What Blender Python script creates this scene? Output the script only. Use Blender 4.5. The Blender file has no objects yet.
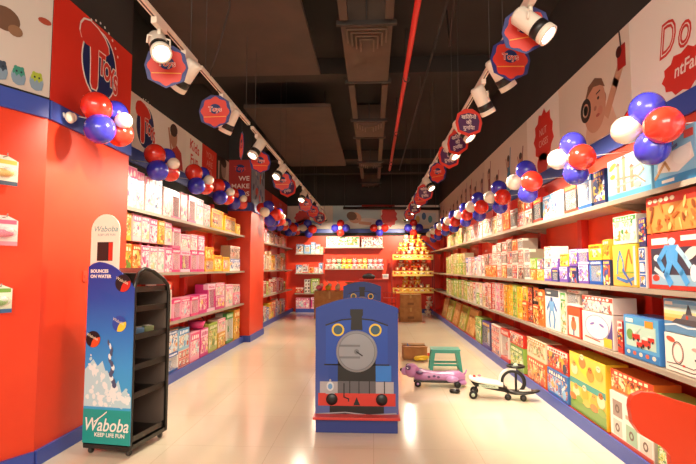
import bpy, bmesh, math, random
from mathutils import Vector, Matrix
random.seed(7)
PI = math.pi
SC = bpy.context.scene
COL = SC.collection

# ------------------------------------------------------------------ camera
cam_d = bpy.data.cameras.new('camera')
cam = bpy.data.objects.new('camera', cam_d); COL.objects.link(cam)
cam_d.sensor_width = 36; cam_d.lens = 36 * 500 / 696
cam_d.clip_start = 0.02; cam_d.clip_end = 100
cam.location = (0, 0, 1.4)
cam.rotation_euler = (math.radians(90 + 4.118), 0, math.radians(2.855))
SC.camera = cam

# ------------------------------------------------------------------ world (mall light beyond the open shop front) and exposure
w = bpy.data.worlds.new('world'); SC.world = w; w.use_nodes = True
bg = w.node_tree.nodes['Background']
bg.inputs[0].default_value = (1.0, 0.86, 0.70, 1); bg.inputs[1].default_value = 1.1
SC.view_settings.view_transform = 'Standard'
SC.view_settings.look = 'None'
SC.view_settings.gamma = 1
SC.view_settings.use_curve_mapping = False
SC.view_settings.exposure = 0.25
SPOT_W = 150.0
LIGHT_COL = (1.0, 0.84, 0.64)
mall = bpy.data.lights.new('mall_fill', 'AREA'); mall.energy = 190; mall.size = 4.0; mall.shape = 'RECTANGLE'; mall.size_y = 1.5  # unseen area light added behind the camera to lift light from the mall side
mall.color = (1.0, 0.88, 0.74)
mo = bpy.data.objects.new('mall_fill', mall); COL.objects.link(mo)
mo.location = (-0.3, -2.2, 3.4); mo.rotation_euler = (math.radians(58), 0, 0)

# ------------------------------------------------------------------ colours and materials
def lin(c):
    c = c / 255
    return c / 12.92 if c <= 0.04045 else ((c + 0.055) / 1.055) ** 2.4
def hx(s):
    s = s.lstrip('#')
    return (lin(int(s[0:2], 16)), lin(int(s[2:4], 16)), lin(int(s[4:6], 16)), 1)
MATS = {}
def mat(hexc, rough=0.45, metal=0.0, emit=0.0, coat=0.0, spec=0.5):
    k = (hexc, rough, metal, emit, coat, spec)
    if k in MATS: return MATS[k]
    m = bpy.data.materials.new('paint_' + hexc.strip('#')); m.use_nodes = True
    b = m.node_tree.nodes['Principled BSDF']
    b.inputs['Base Color'].default_value = hx(hexc)
    b.inputs['Roughness'].default_value = rough
    b.inputs['Metallic'].default_value = metal
    b.inputs['Specular IOR Level'].default_value = spec
    if coat: b.inputs['Coat Weight'].default_value = coat; b.inputs['Coat Roughness'].default_value = 0.08
    if emit:
        b.inputs['Emission Color'].default_value = (1, .93, .8, 1); b.inputs['Emission Strength'].default_value = emit
    MATS[k] = m
    return m
def nodes(m): return m.node_tree.nodes, m.node_tree.links, m.node_tree.nodes['Principled BSDF']
def noisy(name, hexa, hexb, scale, rough=0.5, bump=0.0, detail=3, coat=0, thr=(0.35, 0.65), coord='Object'):
    m = bpy.data.materials.new(name); m.use_nodes = True
    n, l, b = nodes(m)
    tc = n.new('ShaderNodeTexCoord'); nz = n.new('ShaderNodeTexNoise'); cr = n.new('ShaderNodeValToRGB')
    nz.inputs['Scale'].default_value = scale; nz.inputs['Detail'].default_value = detail
    cr.color_ramp.elements[0].position = thr[0]; cr.color_ramp.elements[1].position = thr[1]
    cr.color_ramp.elements[0].color = hx(hexa); cr.color_ramp.elements[1].color = hx(hexb)
    l.new(tc.outputs[coord], nz.inputs['Vector']); l.new(nz.outputs['Fac'], cr.inputs['Fac']); l.new(cr.outputs['Color'], b.inputs['Base Color'])
    b.inputs['Roughness'].default_value = rough
    if coat: b.inputs['Coat Weight'].default_value = coat
    if bump:
        bp = n.new('ShaderNodeBump'); bp.inputs['Strength'].default_value = bump; bp.inputs['Distance'].default_value = 0.01
        l.new(nz.outputs['Fac'], bp.inputs['Height']); l.new(bp.outputs['Normal'], b.inputs['Normal'])
    return m

def floor_material():
    m = bpy.data.materials.new('polished_cream_tiles'); m.use_nodes = True
    n, l, b = nodes(m)
    tc = n.new('ShaderNodeTexCoord'); br = n.new('ShaderNodeTexBrick'); nz = n.new('ShaderNodeTexNoise'); mx = n.new('ShaderNodeMixRGB')
    br.offset = 0.0; br.inputs['Scale'].default_value = 1.0
    br.inputs['Brick Width'].default_value = 0.8; br.inputs['Row Height'].default_value = 0.8
    br.inputs['Mortar Size'].default_value = 0.0016; br.inputs['Mortar Smooth'].default_value = 0.1
    br.inputs['Color1'].default_value = hx('eadcc2'); br.inputs['Color2'].default_value = hx('e7d8bd'); br.inputs['Mortar'].default_value = hx('c9b593')
    nz.inputs['Scale'].default_value = 1.6; nz.inputs['Detail'].default_value = 6
    mx.blend_type = 'MULTIPLY'; mx.inputs['Fac'].default_value = 0.10
    l.new(tc.outputs['Object'], br.inputs['Vector']); l.new(tc.outputs['Object'], nz.inputs['Vector'])
    l.new(br.outputs['Color'], mx.inputs['Color1']); l.new(nz.outputs['Fac'], mx.inputs['Color2'])
    l.new(mx.outputs['Color'], b.inputs['Base Color'])
    b.inputs['Roughness'].default_value = 0.13; b.inputs['Specular IOR Level'].default_value = 0.6
    return m

def art(name, cols, scale=14.0, rough=0.32):
    """printed picture pattern: distorted patches of the palette, different for each object"""
    m = bpy.data.materials.new(name); m.use_nodes = True
    n, l, b = nodes(m)
    tc = n.new('ShaderNodeTexCoord'); oi = n.new('ShaderNodeObjectInfo')
    mu = n.new('ShaderNodeMath'); mu.operation = 'MULTIPLY'; mu.inputs[1].default_value = 37.0
    cb = n.new('ShaderNodeCombineXYZ'); ad = n.new('ShaderNodeVectorMath'); ad.operation = 'ADD'
    l.new(oi.outputs['Random'], mu.inputs[0])
    for i in range(3): l.new(mu.outputs[0], cb.inputs[i])
    l.new(tc.outputs['Object'], ad.inputs[0]); l.new(cb.outputs[0], ad.inputs[1])
    nz = n.new('ShaderNodeTexNoise'); nz.inputs['Scale'].default_value = scale * 0.9; nz.inputs['Detail'].default_value = 3
    l.new(ad.outputs[0], nz.inputs['Vector'])
    sc = n.new('ShaderNodeVectorMath'); sc.operation = 'SCALE'; sc.inputs['Scale'].default_value = 0.10
    l.new(nz.outputs['Color'], sc.inputs[0])
    a2 = n.new('ShaderNodeVectorMath'); a2.operation = 'ADD'
    l.new(ad.outputs[0], a2.inputs[0]); l.new(sc.outputs[0], a2.inputs[1])
    vo = n.new('ShaderNodeTexVoronoi'); vo.inputs['Scale'].default_value = scale; l.new(a2.outputs[0], vo.inputs['Vector'])
    v2 = n.new('ShaderNodeTexVoronoi'); v2.inputs['Scale'].default_value = scale * 3.1; l.new(a2.outputs[0], v2.inputs['Vector'])
    def ramp(cc):
        cr = n.new('ShaderNodeValToRGB'); e = cr.color_ramp; e.interpolation = 'CONSTANT'
        e.elements[0].color = hx(cc[0]); e.elements[0].position = 0
        e.elements[1].color = hx(cc[1]); e.elements[1].position = 1 / len(cc)
        for i in range(2, len(cc)):
            x = e.elements.new(i / len(cc)); x.color = hx(cc[i])
        return cr
    s1 = n.new('ShaderNodeSeparateColor'); s2 = n.new('ShaderNodeSeparateColor')
    l.new(vo.outputs['Color'], s1.inputs[0]); l.new(v2.outputs['Color'], s2.inputs[0])
    r1 = ramp(cols); r2 = ramp(cols[::-1])
    l.new(s1.outputs[0], r1.inputs[0]); l.new(s2.outputs[1], r2.inputs[0])
    gt = n.new('ShaderNodeMath'); gt.operation = 'GREATER_THAN'; gt.inputs[1].default_value = 0.52
    l.new(s1.outputs[2], gt.inputs[0])
    mx = n.new('ShaderNodeMixRGB'); l.new(gt.outputs[0], mx.inputs['Fac'])
    l.new(r1.outputs[0], mx.inputs['Color1']); l.new(r2.outputs[0], mx.inputs['Color2'])
    l.new(mx.outputs[0], b.inputs['Base Color'])
    b.inputs['Roughness'].default_value = rough
    b.inputs['Coat Weight'].default_value = 0.3; b.inputs['Coat Roughness'].default_value = 0.15
    return m

RED = noisy('red_wall_laminate', 'e8431f', 'e43d1b', 2.0, 0.42)
REDP = mat('cf2c1c', 0.45)
BLUE = mat('3a50a8', 0.4)
NAVY = mat('16255e', 0.5)
WHITE = mat('f2ece2', 0.45)
CREAM = mat('efe4d2', 0.5)
BLACK = mat('121212', 0.4)
DGREY = mat('3a3634', 0.6)
CEIL = noisy('dark_ceiling_paint', '26201c', '2c2521', 1.5, 0.9)
DUCT = noisy('brown_duct_sheet', '4a392e', '544134', 3.0, 0.7)
WALLGREY = noisy('dark_grey_upper_wall', '2b2825', '312d2a', 1.5, 0.85)
STEEL = mat('a8a39c', 0.35, 0.8)
FLOOR = floor_material()
CARD = noisy('brown_corrugated_card', 'a97442', 'b8834e', 9, 0.8, 0.1)

# ------------------------------------------------------------------ mesh builder
class MB:
    def __init__(s):
        s.bm = bmesh.new(); s.mats = []
        s.M = Matrix.Identity(4)
    def mi(s, m):
        if m not in s.mats: s.mats.append(m)
        return s.mats.index(m)
    def _fin(s, verts, faces, m, smooth=False):
        i = s.mi(m)
        for f in faces: f.material_index = i; f.smooth = smooth
        for v in verts: v.co = s.M @ v.co
    def box(s, c, d, m, rot=None, bev=0.0):
        """c centre, d full size"""
        r = bmesh.ops.create_cube(s.bm, size=1.0)
        vs = r['verts']
        for v in vs: v.co = Vector((v.co.x * d[0], v.co.y * d[1], v.co.z * d[2]))
        fs = list({f for v in vs for f in v.link_faces})
        if bev > 0:
            es = list({e for v in vs for e in v.link_edges})
            rr = bmesh.ops.bevel(s.bm, geom=es, offset=bev, segments=2, affect='EDGES', profile=0.6)
            vs = list({v for f in rr['faces'] for v in f.verts} | {v for v in vs if v.is_valid})
            fs = list({f for v in vs for f in v.link_faces})
        for v in vs:
            if rot is not None: v.co = rot @ v.co
            v.co += Vector(c)
        s._fin(vs, fs, m)
        return s
    def quad(s, pts, m):
        vs = [s.bm.verts.new(Vector(p)) for p in pts]
        f = s.bm.faces.new(vs); s._fin(vs, [f], m)
    def tube(s, pts, r, m, n=10, r2=None, cap=True, smooth=True, closed=False):
        pts = [Vector(p) for p in pts]; rings = []; N = len(pts)
        rad = r if isinstance(r, (list, tuple)) else [r + ((r2 - r) * i / max(1, N - 1) if r2 is not None else 0) for i in range(N)]
        up0 = None
        for i, p in enumerate(pts):
            if closed: t = pts[(i + 1) % N] - pts[i - 1]
            else: t = pts[min(i + 1, N - 1)] - pts[max(i - 1, 0)]
            t.normalize()
            if up0 is None:
                up0 = Vector((0, 0, 1)) if abs(t.z) < 0.9 else Vector((1, 0, 0))
            a = (up0 - t * up0.dot(t)).normalized(); b2 = t.cross(a); up0 = a
            rings.append([s.bm.verts.new(p + (a * math.cos(k * 2 * PI / n) + b2 * math.sin(k * 2 * PI / n)) * rad[i]) for k in range(n)])
        fs = []
        for i in range(N if closed else N - 1):
            A, B = rings[i], rings[(i + 1) % N]
            for k in range(n): fs.append(s.bm.faces.new((A[k], A[(k + 1) % n], B[(k + 1) % n], B[k])))
        caps = []
        if cap and not closed:
            caps = [s.bm.faces.new(rings[0][::-1]), s.bm.faces.new(rings[-1])]
        s._fin([v for r_ in rings for v in r_], fs, m, smooth); 
        i = s.mi(m)
        for f in caps: f.material_index = i
        return s
    def lathe(s, prof, m, n=20, smooth=True, axis='z', c=(0, 0, 0)):
        rings = []; vs = []
        for (r, z) in prof:
            if r < 1e-5:
                v = s.bm.verts.new((0, 0, z)); rings.append([v]); vs.append(v)
            else:
                rg = [s.bm.verts.new((r * math.cos(k * 2 * PI / n), r * math.sin(k * 2 * PI / n), z)) for k in range(n)]
                rings.append(rg); vs += rg
        fs = []
        for A, B in zip(rings, rings[1:]):
            for k in range(n):
                k2 = (k + 1) % n
                if len(A) == 1 and len(B) == 1: continue
                if len(A) == 1: fs.append(s.bm.faces.new((A[0], B[k2], B[k])))
                elif len(B) == 1: fs.append(s.bm.faces.new((A[k], A[k2], B[0])))
                else: fs.append(s.bm.faces.new((A[k], A[k2], B[k2], B[k])))
        R = {'z': Matrix.Identity(3), 'y': Matrix.Rotation(PI / 2, 3, 'X'), 'x': Matrix.Rotation(PI / 2, 3, 'Y')}[axis]
        for v in vs: v.co = R @ v.co + Vector(c)
        s._fin(vs, fs, m, smooth)
        return s
    def ball(s, c, r, m, rz=None, ry=None, n=16, tilt=None):
        rr = bmesh.ops.create_uvsphere(s.bm, u_segments=n, v_segments=max(6, n * 2 // 3), radius=1)
        vs = rr['verts']; ry = r if ry is None else ry; rz = r if rz is None else rz
        for v in vs:
            p = Vector((v.co.x * r, v.co.y * ry, v.co.z * rz))
            if tilt is not None: p = tilt @ p
            v.co = p + Vector(c)
        s._fin(vs, list({f for v in vs for f in v.link_faces}), m, True)
        return s
    def prism(s, pts, y0, y1, m, side=None):
        """outline in the local XZ plane, thickness along y (front at y0 < y1)"""
        n = len(pts)
        area = sum(pts[i][0] * pts[(i + 1) % n][1] - pts[(i + 1) % n][0] * pts[i][1] for i in range(n))
        if area < 0: pts = pts[::-1]
        A = [s.bm.verts.new((p[0], y0, p[1])) for p in pts]; B = [s.bm.verts.new((p[0], y1, p[1])) for p in pts]
        ff = [s.bm.faces.new(A), s.bm.faces.new(B[::-1])]
        sf = [s.bm.faces.new((A[(k + 1) % n], A[k], B[k], B[(k + 1) % n])) for k in range(n)]
        s._fin(A + B, ff, m)
        i = s.mi(side or m)
        for f in sf: f.material_index = i
        return s
    def flat(s, pts, y, m, t=0.0012): return s.prism(pts, y - t, y, m)
    def disc(s, cx, cz, rx, rz, y, m, n=24, rot=0.0, t=0.0012):
        pts = []
        for k in range(n):
            a = 2 * PI * k / n; px, pz = rx * math.cos(a), rz * math.sin(a)
            pts.append((cx + px * math.cos(rot) - pz * math.sin(rot), cz + px * math.sin(rot) + pz * math.cos(rot)))
        return s.flat(pts, y, m, t)
    def rect(s, x0, x1, z0, z1, y, m, t=0.0012): return s.flat([(x0, z0), (x1, z0), (x1, z1), (x0, z1)], y, m, t)
    def ringz(s, cx, cz, r0, r1, y, m, n=28, t=0.0012, sx=1.0):
        for k in range(n):
            a, b = 2 * PI * k / n, 2 * PI * (k + 1) / n
            s.flat([(cx + sx * r0 * math.cos(a), cz + r0 * math.sin(a)), (cx + sx * r1 * math.cos(a), cz + r1 * math.sin(a)),
                    (cx + sx * r1 * math.cos(b), cz + r1 * math.sin(b)), (cx + sx * r0 * math.cos(b), cz + r0 * math.sin(b))], y, m, t)
        return s
    def line(s, pts, wd, y, m, t=0.0012):
        for (a, b) in zip(pts, pts[1:]):
            d = Vector((b[0] - a[0], b[1] - a[1])); L = d.length or 1e-6; nn = Vector((-d.y, d.x)) / L * wd / 2; e = d / L * wd * 0.3
            s.flat([(a[0] - e.x + nn.x, a[1] - e.y + nn.y), (a[0] - e.x - nn.x, a[1] - e.y - nn.y), (b[0] + e.x - nn.x, b[1] + e.y - nn.y), (b[0] + e.x + nn.x, b[1] + e.y + nn.y)], y, m, t)
        return s
    def text(s, body, x, z, size, y, m, t=0.0012, offset=0.0, sx=1.0, rot=0.0, shear=0.0, align='CENTER'):
        cu = bpy.data.curves.new('lettering', 'FONT'); cu.body = body; cu.size = size; cu.align_x = align; cu.align_y = 'CENTER'
        cu.offset = offset; cu.shear = shear; cu.resolution_u = 3
        ob = bpy.data.objects.new('lettering', cu); COL.objects.link(ob)
        bpy.context.view_layer.update()
        me = bpy.data.meshes.new_from_object(ob.evaluated_get(bpy.context.evaluated_depsgraph_get()))
        bpy.data.objects.remove(ob); bpy.data.curves.remove(cu)
        i = s.mi(m); vs = []
        for v in me.vertices:
            px, pz = v.co.x * sx, v.co.y
            vs.append(s.bm.verts.new(s.M @ Vector((x + px * math.cos(rot) - pz * math.sin(rot), y - t, z + px * math.sin(rot) + pz * math.cos(rot)))))
        for p in me.polygons:
            try:
                f = s.bm.faces.new([vs[k] for k in p.vertices]); f.material_index = i
            except ValueError: pass
        bpy.data.meshes.remove(me)
        return s
    def build(s, name, parent=None, loc=(0, 0, 0), rz=0.0):
        me = bpy.data.meshes.new(name)
        s.bm.normal_update()
        s.bm.to_mesh(me); s.bm.free()
        for m in s.mats: me.materials.append(m)
        o = bpy.data.objects.new(name, me); COL.objects.link(o)
        o.location = loc; o.rotation_euler = (0, 0, rz)
        if parent is not None: o.parent = parent
        return o

def tag(o, label=None, cat=None, group=None, kind=None):
    if label: o['label'] = label
    if cat: o['category'] = cat
    if group: o['group'] = group
    if kind: o['kind'] = kind
    return o
def thing(name, label, cat, loc=(0, 0, 0), rz=0.0, group=None):
    o = bpy.data.objects.new(name, None); o.empty_display_size = 0.05
    COL.objects.link(o); o.location = loc; o.rotation_euler = (0, 0, rz)
    return tag(o, label, cat, group)
def struct(name, mb, loc=(0, 0, 0), rz=0.0): return tag(mb.build(name, None, loc, rz), kind='structure')
def dup(root, loc, rz=None, label=None, group=None):
    r = root.copy(); COL.objects.link(r); r.location = loc
    if rz is not None: r.rotation_euler = (0, 0, rz)
    if label: r['label'] = label
    if group: r['group'] = group
    for ch in list(root.children):
        c = ch.copy(); COL.objects.link(c); c.parent = r
        for g in list(ch.children):
            d = g.copy(); COL.objects.link(d); d.parent = c
    return r
ORD = ['first', 'second', 'third', 'fourth', 'fifth', 'sixth', 'seventh', 'eighth', 'ninth', 'tenth', 'eleventh', 'twelfth', 'thirteenth', 'fourteenth',
       'fifteenth', 'sixteenth', 'seventeenth', 'eighteenth', 'nineteenth', 'twentieth', 'twenty-first', 'twenty-second', 'twenty-third', 'twenty-fourth',
       'twenty-fifth', 'twenty-sixth', 'twenty-seventh', 'twenty-eighth', 'twenty-ninth', 'thirtieth', 'thirty-first', 'thirty-second', 'thirty-third', 'thirty-fourth', 'thirty-fifth', 'thirty-sixth']

# ================================================================== THE ROOM
XL, XR, YB, ZC = -2.80, 2.15, 16.20, 4.45       # wall planes, back wall, ceiling height
XLF, XRF = -2.45, 1.80                          # front edges of the shelving
mb = MB(); mb.box((-0.3, 7.0, -0.05), (8.0, 19.0, 0.1), FLOOR); struct('floor', mb)
mb = MB(); mb.box((-0.3, 8.2, ZC + 0.05), (8.0, 17.0, 0.1), CEIL)
for y in (4.0, 7.2, 12.9, 14.8): mb.box((-0.3, y, ZC - 0.12), (6.2, 0.28, 0.24), CEIL)
struct('ceiling', mb)
def wall_faces(name, x, side, y0, y1):
    mb = MB(); s = side
    mb.box((x + s * 0.06, (y0 + y1) / 2, 1.22), (0.12, y1 - y0, 2.44), RED)
    mb.box((x + s * 0.06, (y0 + y1) / 2, 2.44 + (ZC - 2.44) / 2), (0.12, y1 - y0, ZC - 2.44), WALLGREY)
    struct(name, mb)
wall_faces('wall_right', XR, 1, 0.2, YB)
wall_faces('wall_left', XL, -1, 4.75, YB)
mb = MB()
mb.box((-0.3, YB + 0.06, 1.22), (5.4, 0.12, 2.44), RED); mb.box((-0.3, YB + 0.06, 2.44 + (ZC - 2.44) / 2), (5.4, 0.12, ZC - 2.44), WALLGREY)
struct('wall_back', mb)
# projecting block beside the entrance and the flaring entrance wall
def block(name, x0, x1, y0, y1, ztop=ZC):
    mb = MB()
    mb.box(((x0 + x1) / 2, (y0 + y1) / 2, 1.3), (x1 - x0, y1 - y0, 2.6), RED)
    mb.box(((x0 + x1) / 2, (y0 + y1) / 2, (2.6 + ztop) / 2), (x1 - x0, y1 - y0, ztop - 2.6), WALLGREY)
    return struct(name, mb)
block('wall_left_block', -3.4, -2.40, 3.52, 4.75)
mb = MB()
FL = Vector((-2.40, 3.52)); FD = Vector((-0.42, -0.907)).normalized(); FANG = math.atan2(-FD.y, -FD.x)   # the entrance wall flares outwards
# local frame: x runs along the wall away from the shopper towards the block, -y faces the aisle
mb.box((-1.9, 0.06, 1.3), (3.8, 0.12, 2.6), RED); mb.box((-1.9, 0.06, (2.6 + ZC) / 2), (3.8, 0.12, ZC - 2.6), WALLGREY)
struct('wall_entrance', mb, (FL.x, FL.y, 0), FANG)
block('wall_left_pillar', -2.80, -2.35, 9.50, 10.68)

# blue bands, red uprights, kick plates
def band(name, x, side, y0, y1, z0, z1, m=BLUE, t=0.025):
    mb = MB(); mb.box((x - side * t / 2, (y0 + y1) / 2, (z0 + z1) / 2), (t, y1 - y0, z1 - z0), m, bev=0.003); struct(name, mb)
band('trim_1', XR, 1, 0.3, YB - 0.02, 2.44, 2.60)
band('trim_2', XL, -1, 4.76, 9.49, 2.62, 2.80)
band('trim_3', XL, -1, 10.7, YB - 0.02, 2.62, 2.80)
band('trim_4', -2.40, -1, 3.52, 4.75, 2.50, 2.64)
band('trim_5', -2.35, -1, 9.50, 10.68, 2.50, 2.66)
mb = MB(); mb.box((0, -0.0125, 2.58), (0.45, 0.025, 0.16), BLUE, bev=0.003); struct('trim_6', mb, (-2.575, 9.5, 0))
mb = MB(); mb.box((-1.9, -0.0125, 2.57), (3.78, 0.025, 0.14), BLUE, bev=0.003); struct('trim_7', mb, (FL.x, FL.y, 0), FANG)
mb = MB(); mb.box((-0.325, YB - 0.0125, 2.60), (4.9, 0.025, 0.12), BLUE, bev=0.003); struct('trim_8', mb)
band('baseboard_left_block', -2.40, -1, 3.52, 4.75, 0.0, 0.11)
band('baseboard_left_pillar', -2.35, -1, 9.48, 10.68, 0.0, 0.12)
mb = MB(); mb.box((0, -0.0125, 0.06), (0.45, 0.025, 0.12), BLUE); struct('baseboard_left_pillar_face', mb, (-2.575, 9.5, 0))
mb = MB(); mb.box((-1.9, -0.0125, 0.055), (3.78, 0.025, 0.11), BLUE); struct('baseboard_entrance', mb, (FL.x, FL.y, 0), FANG)
def deck(name, x0, x1, y0, y1, front):
    mb = MB(); mb.box(((x0 + x1) / 2, (y0 + y1) / 2, 0.05), (x1 - x0, y1 - y0, 0.10), REDP)
    xf = x1 if front > 0 else x0
    mb.box((xf + front * 0.008, (y0 + y1) / 2, 0.058), (0.016, y1 - y0, 0.116), BLUE); struct(name, mb)
deck('baseboard_left', XL, -2.47, 4.76, 9.46, 1)
deck('baseboard_left_rear', XL, -2.60, 10.7, YB, 1)
deck('baseboard_right', 1.82, XR, 0.3, YB, -1)
mb = MB(); mb.box((-0.35, YB - 0.16, 0.05), (4.2, 0.32, 0.1), REDP); mb.box((-0.35, YB - 0.33, 0.058), (4.2, 0.016, 0.116), BLUE); struct('baseboard_back', mb)
UPR = [2.7, 3.92, 5.14, 6.36, 7.58, 8.8, 10.02, 11.24, 12.46, 13.68, 14.9]
for i, y in enumerate(UPR):
    mb = MB(); mb.box((XR - 0.035, y, 1.26), (0.07, 0.10, 2.30), REDP, bev=0.004); struct('trim_right_upright_%d' % (i + 1), mb)
for i, y in enumerate([6.0, 7.2, 8.4, 12.0, 13.3, 14.6]):
    mb = MB(); mb.box((XL + 0.035, y, 1.30), (0.07, 0.10, 2.38), REDP, bev=0.004); struct('trim_left_upright_%d' % (i + 1), mb)

# ------------------------------------------------------------------ shelf boards
SHELFM = mat('a3927e', 0.4); RAILM = mat('b0a594', 0.35, 0.2)
def shelf(x0, x1, y0, y1, z, front, label, group):
    t = thing('wall_shelf', label, 'shelf', ((x0 + x1) / 2, (y0 + y1) / 2, z), 0, group)
    dx, dy = x1 - x0, y1 - y0
    mb = MB()
    mb.box((0, 0, -0.012), (dx, dy, 0.022), SHELFM, bev=0.002); mb.build('board', t)
    mb = MB()
    if front in ('+x', '-x'):
        s = 1 if front == '+x' else -1
        mb.box((s * (dx / 2 + 0.004), 0, -0.014), (0.006, dy, 0.034), RAILM)
        mb.build('price_rail', t)
        for yy in (-dy / 2 + 0.05, dy / 2 - 0.05):
            mb = MB(); w_ = -s * dx / 2
            mb.prism([(w_, -0.023), (w_ + s * dx * 0.8, -0.023), (w_ + s * dx * 0.8, -0.033), (w_, -0.09)], yy - 0.006, yy + 0.006, SHELFM); mb.build('bracket', t)
    else:
        mb.box((0, -dy / 2 - 0.004, -0.014), (dx, 0.006, 0.034), RAILM); mb.build('price_rail', t)
    return t
ROWN = {1: 'top', 2: 'second', 3: 'third', 4: 'bottom'}
ZR = {1: 1.905, 2: 1.262, 3: 0.765, 4: 0.105}
ZL = {1: 2.015, 2: 1.345, 3: 0.735, 4: 0.105}
for r in (1, 2, 3):
    segs = [0.9, 3.92, 6.36, 8.8, 11.24, 13.68, YB - 0.35]
    for k, (a, b) in enumerate(zip(segs, segs[1:])):
        shelf(1.81, XR - 0.001, a + 0.003, b - 0.003, ZR[r], '-x', '%s shelf board on the right wall, %s from the entrance, loaded with toy boxes' % (ROWN[r], ORD[k]), 'shelf boards on the right wall')
    for k, (a, b) in enumerate([(4.76, 7.2), (7.2, 9.48)]):
        shelf(XL + 0.001, -2.46, a + 0.003, b - 0.003, ZL[r], '+x', '%s shelf board on the left wall, %s board past the entrance block' % (ROWN[r], ORD[k]), 'shelf boards on the left wall')
    shelf(XL + 0.001, -2.57, 10.70, YB - 0.36, ZL[r], '+x', '%s shelf board on the left wall beyond the red pillar' % ROWN[r], 'shelf boards on the left wall')
#@@MARK1
# ================================================================== TOY BOXES
PAL = {}
def pal(name, side, title, letter, cols, scale=19): PAL[name] = dict(side=mat(side, 0.35, coat=0.2), title=mat(title, 0.33, coat=0.2), letter=mat(letter, 0.4), art=art('printed_' + name, cols, scale), cols=cols)
pal('pink', 'f3a6bb', 'e0447f', 'fff4f0', ['f7c3cf', 'fbe9e4', 'e9679a', 'd93a72', 'fbe9e4', 'b9d6dd', 'f3a0b4'])
pal('pale_pink', 'eec8c8', 'e06c98', 'f4e4dc', ['f2e2da', 'eeb4c0', 'f2e2da', 'd95f8a', 'ecc490', '9cc8b4', 'f0dcd4'])
pal('magenta', 'd83a86', 'f7c8dc', 'c02a6c', ['e0559a', 'f6c1d5', 'c02472', 'fbe3dc', 'f5d26a', 'e0559a'])
pal('yellow', 'f5cf35', 'f0a91f', 'c8301c', ['f7d843', 'f3bd28', 'fdf1b8', 'e8641f', 'f7d843', 'c43a28'])
pal('gold', 'eab43a', 'd9892a', 'fff3c8', ['edc04a', 'd98a2c', 'fbe9b2', '6b8f3a', 'b9501e', 'edc04a'])
pal('orange', 'e8702a', 'd8401c', 'fff0c0', ['ee8a36', 'd94a1c', 'f7c25a', '7a3b1a', 'fbe2b0', 'ee8a36'])
pal('red', 'cf2a1e', 'f2e9dc', 'c22018', ['d8352a', 'f5ece0', 'a81c16', 'f3b23a', '3c3f55', 'd8352a'])
pal('blue', '3f7fc6', '1f4fa0', 'fff2d0', ['4f94d4', '2b5fae', 'dbe9f0', 'f3a13a', 'c93326', '8cc0e2'])
pal('sky', '8fc4e0', '3f8fc8', 'ffffff', ['a6d3e6', 'f4efe2', '5fa6d2', 'e8b46a', 'c9573a', 'cfe6ea'])
pal('navy', '2a3563', '4a3a8c', 'f7c63c', ['2f3f7a', '4b58a0', 'f2d44a', 'dfe4ee', 'd2542c', '202850'])
pal('purple', '6c4aa6', 'f3ecf2', '5a3894', ['7c5ab4', 'e9dcf0', '4b3a8a', 'f2b04a', 'dcd8ec', '9f7fd0'])
pal('green', '8fb84e', '4e8f34', 'fdf6c8', ['9cc45a', 'e9edc2', '5a9a3c', 'f2d858', 'dfe8c8', '3f7a30'])
pal('lime', 'b4c458', '7fa02a', 'f4f0d8', ['bccb6c', 'e8e4c0', '90ac3a', 'e4d484', 'd88c44', '5c8430'])
pal('white', 'e6ddd0', 'd33a2a', 'f4ece0', ['ece4d8', 'd8ccbe', 'ece4d8', 'd0492f', '4b5f8c', 'ece4d8', '8c7c6a'])
pal('white_blue', 'efeae2', '2f66b0', 'ffffff', ['f3efe8', 'c8dcea', 'f3efe8', '4b86c4', '2b3f78', 'f3efe8', 'e8963c'])
pal('white_green', 'e2decf', '4f9a4a', 'f4f0e0', ['e8e4d6', 'bcd8a0', 'e8e4d6', '489044', 'e6923c', 'e4dccc'])
pal('black', '2a2624', 'd8412a', 'f7d25a', ['2c2826', '4a4340', 'c9482c', 'e9d8c0', '2c2826', 'e8982e'])
pal('charcoal', '9a8a7c', 'e9e2d6', 'b82a20', ['4a4442', 'e9e0d2', '6a605a', 'c8b49a', 'b5402a', '3a3534'])
pal('teal', '3aa6a0', 'f2f0e2', '1c6f70', ['46b3aa', 'e6efe2', '1f7f80', 'f2b45a', '9ad6cc'])
pal('cream', 'e4d4b0', 'c07a2a', 'f4ecd8', ['ead9b4', 'd0a460', 'ead9b4', 'a9592a', '7b904a', 'e6d4b0'])
pal('wood', 'c98d4a', 'e3b874', '7a4a20', ['cf9650', 'e0b070', 'b87c3c', 'e8c48a', 'cf9650'], 8)
SKIN = mat('e9b48f', 0.5); HAIRY = mat('e2b042', 0.5); HAIRB = mat('5b3521', 0.5)
PANE = bpy.data.materials.new('clear_plastic'); PANE.use_nodes = True
_b = PANE.node_tree.nodes['Principled BSDF']
_b.inputs['Base Color'].default_value = (1, 1, 1, 1); _b.inputs['Roughness'].default_value = 0.06; _b.inputs['Alpha'].default_value = 0.16; _b.inputs['Coat Weight'].default_value = 1.0

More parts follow.
